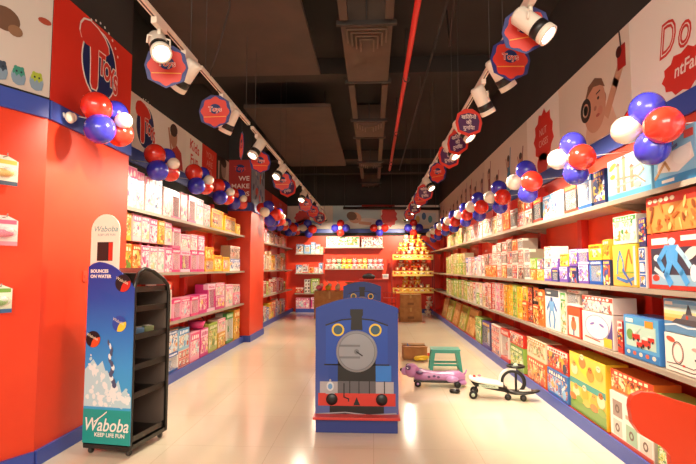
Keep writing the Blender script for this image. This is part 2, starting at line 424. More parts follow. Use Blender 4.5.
def toy_in(mb, kind, cx, cz, s, y, c1, c2):
    """a small toy behind the window, height/width about s, centred at cx, cz"""
    if kind == 'doll':
        mb.lathe([(0.0, -0.5 * s), (0.26 * s, -0.5 * s), (0.20 * s, -0.25 * s), (0.08 * s, 0.02 * s), (0.12 * s, 0.16 * s), (0.04 * s, 0.22 * s), (0.0, 0.23 * s)], c1, 10, c=(cx, y, cz))
        mb.ball((cx, y, cz + 0.34 * s), 0.12 * s, SKIN, n=10); mb.ball((cx, y + 0.03 * s, cz + 0.38 * s), 0.145 * s, c2, n=10)
    elif kind == 'car':
        mb.box((cx, y, cz - 0.05 * s), (s, 0.4 * s, 0.22 * s), c1, bev=0.05 * s); mb.box((cx - 0.05 * s, y, cz + 0.12 * s), (0.5 * s, 0.34 * s, 0.2 * s), c2, bev=0.05 * s)
        for q in (-0.3, 0.3): mb.lathe([(0, -0.03 * s), (0.13 * s, -0.03 * s), (0.13 * s, 0.03 * s), (0, 0.03 * s)], BLACK, 10, axis='y', c=(cx + q * s, y - 0.2 * s, cz - 0.16 * s))
    elif kind == 'ball':
        mb.ball((cx, y, cz), 0.42 * s, c1, n=12)
        mb.ringz(cx, cz, 0.16 * s, 0.24 * s, y - 0.42 * s, c2, 10)
    else:   # robot
        mb.box((cx, y, cz), (0.4 * s, 0.22 * s, 0.36 * s), c1, bev=0.02 * s); mb.box((cx, y, cz + 0.31 * s), (0.22 * s, 0.2 * s, 0.2 * s), c2, bev=0.02 * s)
        for q in (-1, 1):
            mb.box((cx + q * 0.3 * s, y, cz + 0.02 * s), (0.14 * s, 0.16 * s, 0.42 * s), c2, bev=0.02 * s); mb.box((cx + q * 0.11 * s, y, cz - 0.35 * s), (0.15 * s, 0.18 * s, 0.32 * s), c1, bev=0.02 * s)

def toy_box(name, w, d, h, palette, style, label, cat, group, loc, rz, custom=None):
    P = PAL[palette]; rnd = random.Random(hash((round(loc[0], 2), round(loc[1], 2), round(loc[2], 2))) & 0xffff)
    t = thing(name, label, cat, loc, rz, group)
    col = [mat(c, 0.4) for c in P['cols']]
    if style == 'window':
        # real recess: back box, four frame rails, toy behind a clear pane
        mb = MB(); fw = 0.13 * min(w, h); top = 0.2 * h; rec = min(0.4 * d, 0.07)
        mb.box((0, rec + (d - rec) / 2, h / 2), (w, d - rec, h), P['side'])
        mb.box((0, rec / 2, fw / 2), (w, rec, fw), P['title']); mb.box((0, rec / 2, h - top / 2), (w, rec, top), P['title'])
        for q in (-1, 1): mb.box((q * (w / 2 - fw / 2), rec / 2, (fw + h - top) / 2), (fw, rec, h - top - fw), P['side'])
        mb.rect(-w / 2 + fw, w / 2 - fw, fw, h - top, rec - 0.0005, P['art'])
        word(mb, rnd, 0, h - top / 2, w * 0.8, top * 0.62, 0, P['letter'])
        mb.build('box_body', t)
        ih = h - top - fw; iw = w - 2 * fw
        kind = rnd.choice(['doll', 'doll', 'doll'] if palette in ('pink', 'pale_pink', 'magenta') else ['car', 'robot', 'ball'])
        mb = MB(); s = min(ih * 0.9, iw * 0.9, 9)
        if kind == 'doll': s = min(ih * 0.92, iw * 1.6)
        yy = max(rec - 0.02, rec * 0.55)
        if kind == 'doll': yy = rec - min(0.02, rec * .3)
        s2 = min(s, 0.9 * rec / 0.42) if kind == 'ball' else s
        mb.M = Matrix.Translation((0, yy, fw + ih / 2)) @ Matrix.Diagonal((1, min(1, rec * 0.8 / max(0.01, 0.5 * s2)), 1, 1))
        n = 1 if iw < 1.3 * ih else 2
        if kind == 'doll' and n == 2:
            for q in (-1, 1): toy_in(mb, kind, q * iw / 4, 0, s * 0.9, 0, col[(3 + q) % len(col)], HAIRY)
        else: toy_in(mb, kind, 0, 0, s2, 0, col[3], HAIRY if kind == 'doll' else col[2])
        mb.build({'doll': 'doll', 'car': 'toy_vehicle', 'ball': 'toy_ball', 'robot': 'toy_figure'}[kind], t)
        mb = MB(); mb.box((0, 0.002, fw + ih / 2), (iw, 0.001, ih), PANE); mb.build('clear_window', t)
    else:
        mb = MB(); mb.box((0, d / 2, h / 2), (w, d, h), P['side'], bev=0.0025)
        m = 0.03 * min(w, h)
        if custom: custom(mb, w, h, P)
        elif style == 'grid':
            nx = max(1, round(w / 0.11)); nz = max(1, round(h / 0.11)); cw, ch = (w - 2 * m) / nx, (h - 2 * m) / nz
            for i in range(nx):
                for j in range(nz):
                    x, z = -w / 2 + m + cw * (i + .5), m + ch * (j + .5)
                    mb.rect(x - cw * .46, x + cw * .46, z - ch * .46, z + ch * .46, 0, P['title']); 
                    mb.rect(x - cw * .34, x + cw * .34, z - ch * .30, z + ch * .34, -0.0012, P['art'])
        else:
            tz = h * rnd.uniform(0.70, 0.82); bz = h * rnd.choice([0.0, 0.1, 0.16])
            mb.rect(-w / 2 + m, w / 2 - m, bz + m, tz, 0, P['art'])
            mb.rect(-w / 2 + m, w / 2 - m, tz, h - m, 0, P['title'])
            word(mb, rnd, 0, (tz + h - m) / 2, w * 0.82, (h - m - tz) * 0.7, -0.0012, P['letter'])
            # main picture: a rounded figure made of overlapping shapes in the pack's own colours
            cx, cz = rnd.uniform(-.12, .12) * w, (bz + tz) / 2; r = min(w, tz - bz) * 0.42
            c1, c2, c3 = rnd.sample(col, 3)
            k = rnd.random()
            if k < 0.35:
                mb.disc(cx, cz, r * .72, r * .5, -0.0012, c1, 16, rnd.uniform(-.6, .6)); mb.disc(cx + r * .2, cz + r * .25, r * .36, r * .32, -0.0024, c2, 14); mb.disc(cx - r * .35, cz - r * .2, r * .22, r * .2, -0.0024, c3, 12)
            elif k < 0.7:
                a = rnd.uniform(-.3, .3)
                mb.line([(cx - r * .7, cz - r * .3 + a * r), (cx + r * .7, cz + r * .3 - a * r)], r * .34, -0.0012, c1); mb.disc(cx - r * .3, cz - r * .05, r * .28, r * .28, -0.0024, c2, 14); mb.disc(cx + r * .4, cz + r * .1, r * .2, r * .24, -0.0024, c3, 12)
            else:
                mb.disc(cx, cz + r * .32, r * .26, r * .3, -0.0024, c2, 14)
                mb.flat([(cx - r * .45, cz - r * .75), (cx + r * .45, cz - r * .75), (cx + r * .16, cz + r * .15), (cx - r * .16, cz + r * .15)], -0.0012, c1)
            if rnd.random() < .6: mb.disc(w / 2 - m - .14 * w, bz + m + .12 * h, .09 * w, .09 * w, -0.0012, col[rnd.randrange(len(col))], 12)
        if style == 'carry':
            mb.build('box_body', t); mb = MB()
            mb.tube([(-w * .15, d / 2, h - .001), (-w * .15, d / 2, h + .03), (w * .15, d / 2, h + .03), (w * .15, d / 2, h - .001)], .006, P['title'], 6); mb.build('handle', t)
        else:
            o = mb.build('box_body', t)
            if style == 'euro':      # hang tab above the pack
                mb = MB(); mb.prism([(-w * .2, h - .002), (w * .2, h - .002), (w * .14, h + .03), (-w * .14, h + .03)], d * .5, d * .5 + .003, P['title']); mb.build('hang_tab', t)
    return t
def word(mb, rnd, x, z, wd, hh, y, m):
    """title strokes suggesting the unreadable printing on a distant pack: solid rounded strokes"""
    n = max(3, min(7, int(wd / max(hh, 1e-3) * 1.1))); cw = wd / n
    for i in range(n):
        a = x - wd / 2 + cw * (i + .5); k = rnd.random()
        if k < .4: mb.rect(a - cw * .34, a + cw * .3, z - hh * .4, z + hh * rnd.uniform(.2, .45), y, m)
        elif k < .75: mb.disc(a, z, cw * .36, hh * .4, y, m, 10)
        else: mb.flat([(a - cw * .36, z - hh * .4), (a + cw * .36, z - hh * .4), (a, z + hh * .45)], y, m)

DESC = {'pink': 'pink', 'pale_pink': 'pale pink', 'magenta': 'magenta', 'yellow': 'yellow', 'gold': 'golden', 'orange': 'orange', 'red': 'red', 'blue': 'blue', 'sky': 'light blue',
        'navy': 'navy', 'purple': 'purple', 'green': 'green', 'lime': 'lime', 'white': 'white', 'white_blue': 'white and blue', 'white_green': 'white and green', 'black': 'black',
        'charcoal': 'grey-brown', 'teal': 'teal', 'cream': 'cream', 'wood': 'tan'}
WALLS = {
    'R': dict(x=1.83, z=ZR, rz=-PI / 2, dmax=.21, where='right wall %s shelf', frm='from the entrance', group='toy boxes on the right wall'),
    'L': dict(x=-2.49, z=ZL, rz=PI / 2, dmax=.20, where='left wall %s shelf', frm='after the entrance block', group='toy boxes on the left wall'),
    'M': dict(x=-2.60, z=ZL, rz=PI / 2, dmax=.18, where='left wall %s shelf', frm='beyond the red pillar', group='toy boxes beyond the pillar'),
}
NCOL = {}
def col_of(wall, row, y0, y1, layers, noun='toy_box', depth=None, lean=0):
    """a column of boxes from the shelf up. layers: (height, palette, style[, noun[, look]])"""
    Wd = WALLS[wall]; key = (wall, row); outer = wall == 'R' and (y0 + y1) / 2 < 2.72
    if outer: k = 0
    else: NCOL[key] = NCOL.get(key, 0) + 1; k = NCOL[key] - 1
    z = Wd['z'][row] + 0.003; w = abs(y1 - y0) * 0.96 - (.006 if wall == 'M' else 0); d = depth or Wd['dmax']
    sgn = 1 if Wd['rz'] > 0 else -1
    for i, L in enumerate(layers):
        h, p, st = L[:3]; nn = L[3] if len(L) > 3 and L[3] else ('doll_box' if wall != 'R' and L[1] in ('pink', 'pale_pink', 'magenta') else noun); look = L[4] if len(L) > 4 else DESC[p]
        cust = L[5] if len(L) > 5 else None
        lay = '' if len(layers) == 1 else (['lower ', 'upper '] if len(layers) == 2 else ['lowest ', 'middle ', 'upper ', 'topmost ', 'fifth-level ', 'sixth-level '])[i]
        rowtxt = Wd['where'] % ROWN[row]
        if row == 4: rowtxt = rowtxt.replace('bottom shelf', 'floor deck')
        label = '%s%s %s, %s column %s, %s' % (lay, look, nn.replace('_', ' '), ORD[k], Wd['frm'], rowtxt)
        if outer: label = '%s%s %s at the %s entrance end, %s' % (lay, look, nn.replace('_', ' '), 'outermost' if (y0 + y1) / 2 < 2.4 else 'second outermost', rowtxt)
        jit = random.uniform(-.006, .006)
        dd = d * (1.0 if i == 0 else .86); off = random.uniform(0, .012) + (0 if i == 0 else .004)
        toy_box(nn, w, dd, h * .985, p, st, label, 'toy box', Wd['group'], (Wd['x'] - sgn * off, (y0 + y1) / 2, z), Wd['rz'] + jit, cust)
        z += h + (.034 if st == 'euro' else .001)

# ---- custom printed pictures for the big packs near the entrance
def C(h_): return mat(h_, 0.35, coat=0.2)
def pic_track(mb, w, h, P):
    mb.rect(-w * .49, w * .49, h * .02, h * .98, 0, C('f4ece0'))
    mb.ringz(-w * .16, h * .52, h * .27, h * .295, -.0012, C('3b3030'), 28, sx=.85); mb.ringz(-w * .16, h * .52, h * .235, h * .25, -.0012, C('b9605a'), 28, sx=.85)
    mb.line([(-w * .45, h * .2), (-w * .16, h * .23), (w * .2, h * .2), (w * .42, h * .32), (w * .45, h * .2), (w * .2, h * .1), (-w * .4, h * .12)], h * .022, -.0012, C('55484a'))
    mb.disc(-w * .33, h * .84, w * .11, h * .07, -.0012, C('d8563a'), 16, -.15); mb.disc(w * .3, h * .7, w * .12, h * .05, -.0012, C('e3a49a'), 16)
    mb.box((-w * .02, -.001, h * .22), (w * .06, .003, h * .05), C('c93a2c')); mb.rect(w * .24, w * .32, h * .42, h * .47, -.0012, C('38343c'))
def pic_ship(mb, w, h, P):
    for i, c in enumerate(['e9a552', 'f0c172', 'e9d9a0', 'bcd3cf', '8fbfd6', '5ba2cf']):
        mb.rect(-w * .49, w * .49, h * (.34 + .105 * i), h * (.34 + .105 * (i + 1)), 0, C(c))
    mb.rect(-w * .49, w * .49, h * .02, h * .34, 0, C('5d8fb8')); mb.line([(-w * .48, h * .2), (-w * .2, h * .27), (w * .1, h * .2), (w * .48, h * .26)], h * .05, -.0012, C('d5e4ea'))
    mb.flat([(-w * .3, h * .3), (w * .42, h * .26), (w * .46, h * .46), (-w * .18, h * .44)], -.0014, C('4d5158'))
    mb.flat([(-w * .06, h * .44), (w * .34, h * .44), (w * .3, h * .58), (w * .02, h * .6)], -.0026, C('6d7078')); mb.flat([(w * .06, h * .58), (w * .22, h * .58), (w * .18, h * .74), (w * .13, h * .88), (w * .10, h * .74)], -.0026, C('454952'))
    mb.disc(w * .1, h * .5, w * .03, w * .03, -.0038, C('c9452e'), 10); mb.rect(w * .38, w * .48, h * .78, h * .92, -.0014, C('f0a040')); mb.rect(-w * .46, -w * .26, h * .82, h * .92, -.0014, C('e8ddd4'))
def pic_fire(mb, w, h, P):
    mb.rect(-w * .49, w * .49, h * .02, h * .98, 0, C('58a6d8')); mb.rect(-w * .42, w * .42, h * .28, h * .8, -.0012, C('b9d8c8'))
    mb.disc(-w * .3, h * .55, w * .1, h * .13, -.0024, C('6f9a52'), 12)
    for x, z, s in ((-.12, .52, 1.1), (.16, .42, 1.2), (-.02, .36, .9), (.3, .52, .8)):
        mb.box((x * w, -.003, z * h), (w * .2 * s, .003, h * .12 * s), C('cf3024')); mb.box((x * w - w * .03, -.0035, z * h + h * .08 * s), (w * .09 * s, .003, h * .05 * s), C('e9e2d8'))
        for q in (-.06, .06): mb.disc((x + q * s) * w, z * h - h * .06 * s, w * .025 * s, w * .025 * s, -.005, C('26262c'), 10)
    mb.line([(-w * .16, h * .58), (w * .02, h * .74)], h * .02, -.005, C('dad4cc'))
    mb.rect(w * .14, w * .36, h * .78, h * .93, -.0024, C('f09a34')); mb.rect(-w * .42, -w * .2, h * .84, h * .93, -.0024, C('e2efe9'))
    mb.rect(-w * .49, w * .49, h * .02, h * .2, -.0012, C('2f7fc4'))
    for i in range(5): mb.disc(-w * .36 + i * w * .18, h * .13, w * .05, h * .05, -.0024, C('d86a4a' if i % 2 else 'e6d6c2'), 10)
def pic_robot(mb, w, h, P):
    mb.rect(-w * .49, w * .49, h * .02, h * .98, 0, C('d2382c')); mb.rect(-w * .42, w * .46, h * .08, h * .74, -.0012, C('3a3a4a'))
    mb.rect(-w * .42, w * .46, h * .08, h * .26, -.0024, C('8fb6cf'))
    b = C('4aa0e0'); g = C('a9d4ee')
    mb.flat([(-w * .1, h * .44), (w * .08, h * .44), (w * .12, h * .78), (-w * .14, h * .78)], -.0036, b); mb.disc(0, h * .84, w * .07, h * .07, -.0036, g, 8)
    mb.line([(-w * .12, h * .72), (-w * .26, h * .52), (-w * .18, h * .36)], w * .07, -.0048, b); mb.line([(w * .1, h * .72), (w * .22, h * .56), (w * .3, h * .42)], w * .06, -.0048, g)
    mb.line([(-w * .05, h * .46), (-w * .12, h * .26), (-w * .05, h * .12)], w * .09, -.0048, b); mb.line([(w * .05, h * .46), (w * .16, h * .3), (w * .24, h * .14)], w * .08, -.0048, b)
    mb.disc(-w * .3, h * .56, w * .06, h * .06, -.0036, C('e9e6e0'), 14); mb.disc(w * .32, h * .62, w * .13, h * .09, -.0036, C('e0d9d2'), 12, .4); mb.disc(w * .36, h * .3, w * .06, h * .14, -.0036, C('dfe9ee'), 12)
    mb.disc(-w * .33, h * .2, w * .07, h * .06, -.0036, C('d04030'), 12)
    mb.line([(-w * .34, h * .36), (-w * .12, h * .2)], w * .05, -.0036, C('c5ccd2')); mb.rect(-w * .40, -w * .08, h * .80, h * .92, -.0024, C('f4ece2')); mb.rect(w * .16, w * .42, h * .84, h * .93, -.0024, C('f4ece2'))
def pic_dino(mb, w, h, P):
    mb.rect(-w * .49, w * .49, h * .02, h * .98, 0, C('dc9048')); mb.rect(-w * .49, w * .49, h * .74, h * .98, -.0012, C('cc3a2c'))
    rr = random.Random(4)
    for i in range(26): mb.disc(rr.uniform(-.44, .44) * w, rr.uniform(.08, .7) * h, w * rr.uniform(.03, .1), h * rr.uniform(.03, .08), -.0014 - i * .0003, C(rr.choice(['b5602a', 'e9b872', '8c4a24', 'f2d6a4', 'd27a3a', 'c86a34'])), 10, rr.uniform(0, 3))
    for i in range(5): mb.disc((-.4 + i * .11) * w, h * .86, w * .045, h * .06, -.003, C('f2e2c4'), 10)
def pic_ramp(mb, w, h, P):
    mb.rect(-w * .49, w * .49, h * .02, h * .98, 0, C('f0c050')); mb.rect(-w * .49, w * .49, h * .02, h * .28, -.0012, C('d9a84a'))
    mb.line([(-w * .3, h * .3), (-w * .26, h * .6), (-w * .16, h * .84), (-w * .04, h * .6), (w * .0, h * .3)], w * .05, -.0024, C('4f94c8'))
    mb.line([(w * .04, h * .34), (w * .12, h * .66), (w * .22, h * .86), (w * .32, h * .56)], w * .05, -.0024, C('e0702c'))
    mb.line([(-w * .3, h * .2), (w * .1, h * .12), (w * .44, h * .22)], w * .07, -.0024, C('4a78b4')); mb.line([(-w * .2, h * .34), (w * .4, h * .34)], w * .04, -.0024, C('88a84a'))
    mb.line([(-w * .05, h * .4), (w * .3, h * .06)], w * .06, -.0036, C('3a62a8')); mb.rect(w * .4, w * .48, h * .05, h * .95, -.0024, C('e8e4d6'))
def pic_tower(mb, w, h, P):
    mb.rect(-w * .49, w * .49, h * .02, h * .98, 0, C('9fd4ea')); mb.rect(-w * .49, w * .49, h * .02, h * .14, -.0012, C('5fb4dc'))
    t = C('d99a7c'); t2 = C('ecc8b0'); r_ = C('c9705a')
    for x, z0, z1 in ((-.22, .16, .8), (-.08, .16, .92), (.1, .2, .66)):
        mb.rect((x - .035) * w, (x + .035) * w, z0 * h, z1 * h, -.0024, t); mb.flat([((x - .06) * w, z1 * h), ((x + .06) * w, z1 * h), (x * w, (z1 + .08) * h)], -.0024, r_)
    mb.line([(-w * .3, h * .3), (w * .16, h * .36), (w * .36, h * .52), (w * .3, h * .66), (w * .1, h * .6)], h * .04, -.0036, t2); mb.line([(-w * .26, h * .5), (w * .2, h * .44), (w * .38, h * .24)], h * .035, -.0048, t)
    mb.disc(w * .22, h * .24, w * .08, h * .07, -.0036, t2, 12); mb.disc(-w * .36, h * .82, w * .1, h * .07, -.0024, C('f4d24a'), 12, .3); mb.disc(-w * .36, h * .58, w * .07, h * .06, -.0024, C('f4d24a'), 12); mb.disc(w * .3, h * .86, w * .1, h * .05, -.0024, C('f2d850'), 12)
def pic_sea(mb, w, h, P):
    mb.rect(-w * .49, w * .49, h * .02, h * .98, 0, C('86c6e6')); mb.rect(-w * .49, w * .49, h * .02, h * .18, -.0012, C('3a94cc'))
    mb.flat([(-w * .4, h * .3), (w * .1, h * .22), (w * .46, h * .4), (w * .4, h * .68), (-w * .1, h * .62), (-w * .38, h * .46)], -.0024, C('efe9e0'))
    mb.disc(w * .2, h * .5, w * .2, h * .16, -.0036, C('f6f0e6'), 18); mb.line([(-w * .46, h * .2), (-w * .2, h * .46), (-w * .1, h * .3)], w * .05, -.0036, C('c9a06a'))
    mb.disc(-w * .1, h * .8, w * .12, h * .1, -.0036, C('c8485a'), 14); mb.line([(-w * .28, h * .78), (-w * .14, h * .62), (w * .1, h * .72)], w * .045, -.0048, C('5a6a9a')); mb.rect(w * .26, w * .46, h * .78, h * .92, -.0024, C('d8544a')); mb.rect(-w * .3, w * .0, h * .07, h * .13, -.0024, C('e9e4da'))
def pic_kitchen(mb, w, h, P):
    mb.rect(-w * .49, w * .49, h * .02, h * .98, 0, C('f2ebe0'))
    for x0, x1, z0, z1, c in ((-.42, -.18, .5, .84, 'a08a80'), (-.42, -.2, .12, .44, 'cfc4b8'), (-.1, .16, .1, .46, '9cc0a4'), (-.1, .4, .56, .64, 'c9a48a'), (.22, .46, .1, .4, 'e0d2c4')):
        mb.rect(x0 * w, x1 * w, z0 * h, z1 * h, -.0012, C(c)); mb.ringz((x0 + x1) / 2 * w, (z0 + z1) / 2 * h, .03 * w, .055 * w, -.0026, C('6a5448'), 10)
    mb.rect(-w * .49, w * .49, h * .0, h * .09, -.0012, C('d9583a')); mb.rect(w * .06, w * .42, h * .74, h * .88, -.0012, C('c2402e'))
def pic_animals(mb, w, h, P):
    mb.rect(-w * .49, w * .49, h * .02, h * .98, 0, C('f0cf58')); mb.rect(-w * .49, w * .49, h * .46, h * .56, -.0012, C('4fa69a')); mb.rect(-w * .49, w * .49, h * .02, h * .2, -.0012, C('7ba640'))
    rr = random.Random(9)
    mb.disc(-w * .08, h * .78, w * .3, h * .08, -.0024, C('f5dc3c'), 18, -.35)
    for x, z in ((-.34, .72), (-.1, .88), (.12, .72), (.34, .8), (-.3, .34), (-.05, .38), (.2, .32), (.38, .4)):
        mb.disc(x * w, z * h, w * .1, h * .1, -.0036, C(rr.choice(['e8b43a', 'e39a3a', 'd98a48', 'efe0b0'])), 14); mb.disc(x * w, z * h + h * .09, w * .055, h * .05, -.0048, C(rr.choice(['c9722c', 'f2e2b8', 'e0a850'])), 12)
        for q in (-1, 1): mb.disc(x * w + q * w * .02, z * h + h * .1, w * .008, w * .008, -.006, C('2c2018'), 6)
    for i in range(5): mb.disc((-.4 + .2 * i) * w, h * .24, w * .1, h * .06, -.0048, C(['d9803a', '8fae46', 'e6c15a'][i % 3]), 12)
def pic_face(mb, w, h, P):
    mb.rect(-w * .49, w * .49, h * .02, h * .98, 0, C('f0e9e0'))
    mb.disc(0, h * .56, w * .38, h * .36, -.0012, C('fbf6ee'), 24); mb.ringz(0, h * .56, h * .35, h * .37, -.0024, C('9a90b8'), 24, sx=w * .38 / (h * .36))
    mb.disc(-w * .14, h * .64, w * .08, h * .04, -.0024, C('7d70b8'), 12, .2); mb.disc(w * .16, h * .64, w * .08, h * .04, -.0024, C('7d70b8'), 12, -.2)
    mb.rect(w * .22, w * .46, h * .04, h * .3, -.0024, C('f0c238')); mb.flat([(w * .2, h * .04), (w * .48, h * .04), (w * .48, h * .9), (w * .4, h * .5)], -.0018, C('5a4a8e')); mb.line([(-w * .4, h * .2), (w * .1, h * .14)], h * .03, -.0024, C('c95a3a'))
def pic_figure(mb, w, h, P):      # tall pack with a single upright orange figure
    mb.rect(-w * .49, w * .49, h * .02, h * .98, 0, C('e05a34')); mb.rect(-w * .38, w * .38, h * .06, h * .7, -.0012, C('f0e6da'))
    mb.disc(0, h * .4, w * .2, h * .2, -.0024, C('e07a4a'), 16); mb.disc(0, h * .6, w * .12, h * .08, -.0036, C('d9583a'), 14); mb.line([(0, h * .24), (0, h * .1)], w * .1, -.0036, C('6a7a9a'))
def pic_bot2(mb, w, h, P):        # white pack, blue standing robot
    mb.rect(-w * .49, w * .49, h * .02, h * .98, 0, C('e9ece8')); mb.rect(-w * .49, w * .49, h * .82, h * .98, -.0012, C('48525a'))
    for q in (-1, 1): mb.line([(q * w * .1, h * .5), (q * w * .2, h * .28), (q * w * .14, h * .08)], w * .1, -.0024, C('5f9ad0')); mb.line([(q * w * .14, h * .68), (q * w * .32, h * .5)], w * .09, -.0024, C('4a78b8'))
    mb.rect(-w * .16, w * .16, h * .46, h * .7, -.0036, C('78aedc')); mb.rect(-w * .08, w * .08, h * .7, h * .8, -.0036, C('3a5f9a'))
    for i in range(3): mb.disc(-w * .3 + i * .1 * w, h * .9, w * .04, h * .03, -.0024, C('e8e4dc'), 8)

# px along the shelf-front planes -> metres along the wall (read once from the photograph)
def yr(px): 
    a = math.atan2(px - 348, 500) - math.radians(2.855); return 1.81 / math.tan(a)
def yl(px, X=2.45):
    a = math.atan2(348 - px, 500) + math.radians(2.855); return X / math.tan(a)
def cols(wall, row, spec):
    f = yr if wall == 'R' else (yl if wall == 'L' else (lambda p: yl(p, 2.58)))
    for s in spec:
        a, b = f(s[0]), f(s[1])
        col_of(wall, row, a, b, s[2], depth=s[3] if len(s) > 3 else None)
# ---------------- right wall, nearest first
E_ = 'box'
cols('R', 1, [
    (860, 770, [(0.36, 'blue', E_)]), (768, 700, [(0.35, 'sky', E_)]),
    (698, 653, [(0.33, 'sky', E_, 'playset_box', 'sea blue printed', pic_sea)]), (652, 606, [(0.32, 'sky', E_, 'playset_box', 'light blue tower-print', pic_tower)]),
    (604, 592, [(0.29, 'navy', E_)]), (591, 577, [(0.29, 'white_blue', 'window')]), (576, 562, [(0.27, 'black', 'window')]), (561, 550, [(0.26, 'white_blue', E_)]), (549, 541, [(0.26, 'sky', E_)]), (540, 532, [(0.27, 'black', 'window')]),
    (531, 524, [(.18, 'charcoal', E_), (.19, 'red', E_)]), (523, 516, [(.18, 'white', 'grid'), (.19, 'orange', E_)]), (515, 509, [(0.26, 'charcoal', 'window')]), (508, 502, [(0.26, 'orange', 'grid')]),
    (501, 496, [(0.29, 'white', 'grid')]), (495.5, 491, [(0.27, 'cream', E_)]), (490.5, 486, [(0.27, 'white', E_)]), (485.5, 481.5, [(0.29, 'white_green', E_)]), (481, 477, [(0.29, 'white', E_)]), (476.5, 473, [(0.30, 'pale_pink', E_)]), (472.5, 469.5, [(0.29, 'white', E_)]),
    (469, 466, [(0.29, 'cream', E_)]), (465.5, 462, [(0.30, 'white_green', E_)]), (461, 457.5, [(.19, 'lime', E_), (0.14, 'cream', E_)]), (457, 453.5, [(.19, 'cream', E_), (0.14, 'lime', E_)]), (453, 450, [(0.27, 'lime', E_)]), (449.5, 446.5, [(0.27, 'cream', E_)])])
cols('R', 2, [
    (860, 770, [(.42, 'red', E_)]), (768, 700, [(.46, 'blue', E_)]),
    (698, 642, [(.36, 'red', E_, 'robot_box', 'red framed blue robot', pic_robot), (.245, 'orange', E_, 'dinosaur_box', 'orange and red', pic_dino)]),
    (641, 634, [(.28, 'white_blue', 'grid'), (.20, 'navy', E_)]), (633, 609, [(.31, 'yellow', E_, 'ramp_track_box', 'yellow ramp print', pic_ramp), (.21, 'white_green', E_, 'playset_box', 'cream and green')]),
    (606, 599, [(.20, 'navy', E_), (.16, 'gold', E_)]), (598, 585, [(.20, 'blue', 'window'), (.13, 'yellow', E_)]), (584, 574, [(.17, 'purple', E_), (.13, 'purple', 'window')]), (573, 565, [(.15, 'navy', E_), (.16, 'purple', E_)]), (564, 556, [(.15, 'purple', E_), (.12, 'yellow', E_)]),
    (555, 549, [(.12, 'navy', 'window'), (.11, 'purple', E_)]), (548, 541, [(.13, 'purple', E_), (.10, 'white', E_), (.13, 'white', E_)]), (540, 534, [(.12, 'gold', E_), (.12, 'navy', E_)]), (533, 527.5, [(.12, 'orange', E_), (.13, 'green', E_)]),
    (527, 521.5, [(.18, 'charcoal', 'window'), (.18, 'charcoal', 'window')]), (521, 515.5, [(.18, 'charcoal', E_), (.18, 'white', 'grid'), (.14, 'charcoal', 'window')]), (515, 510, [(.18, 'white', 'grid'), (.18, 'charcoal', 'window'), (.14, 'orange', E_)]),
    (509.5, 504.5, [(.18, 'charcoal', 'window'), (.18, 'white', 'grid'), (.16, 'charcoal', E_)]), (504, 499.5, [(.18, 'orange', E_), (.18, 'charcoal', 'window'), (.14, 'white', 'grid')]), (499, 495, [(.18, 'white', 'grid'), (.18, 'white', E_), (.14, 'charcoal', E_)]), (494.5, 490.5, [(.18, 'orange', E_), (.18, 'charcoal', 'grid'), (.12, 'white', E_)]), (490, 486.5, [(.18, 'orange', E_), (.18, 'white', 'grid')]), (486, 483, [(.18, 'orange', E_), (.18, 'charcoal', E_)]),
    (482.5, 479.5, [(.36, 'white', E_)]), (479, 476, [(.36, 'pale_pink', E_)]), (475.5, 473, [(.34, 'white_blue', E_)]), (472.5, 470, [(.34, 'white', E_)]), (469.5, 467, [(.34, 'pale_pink', E_)]), (466.5, 464, [(.34, 'white_blue', E_)]),
    (463.5, 461, [(.24, 'lime', E_), (.20, 'cream', E_)]), (460.5, 458, [(.24, 'green', E_), (.20, 'lime', E_)]), (457.5, 455, [(.24, 'lime', E_), (.20, 'lime', E_)]), (454.5, 452, [(.24, 'lime', E_), (.22, 'cream', E_)]), (451.5, 449.5, [(.24, 'cream', E_), (.22, 'lime', E_)]), (449, 447, [(.24, 'lime', E_), (.18, 'cream', E_)]), (446.5, 444.8, [(.40, 'lime', E_)])])
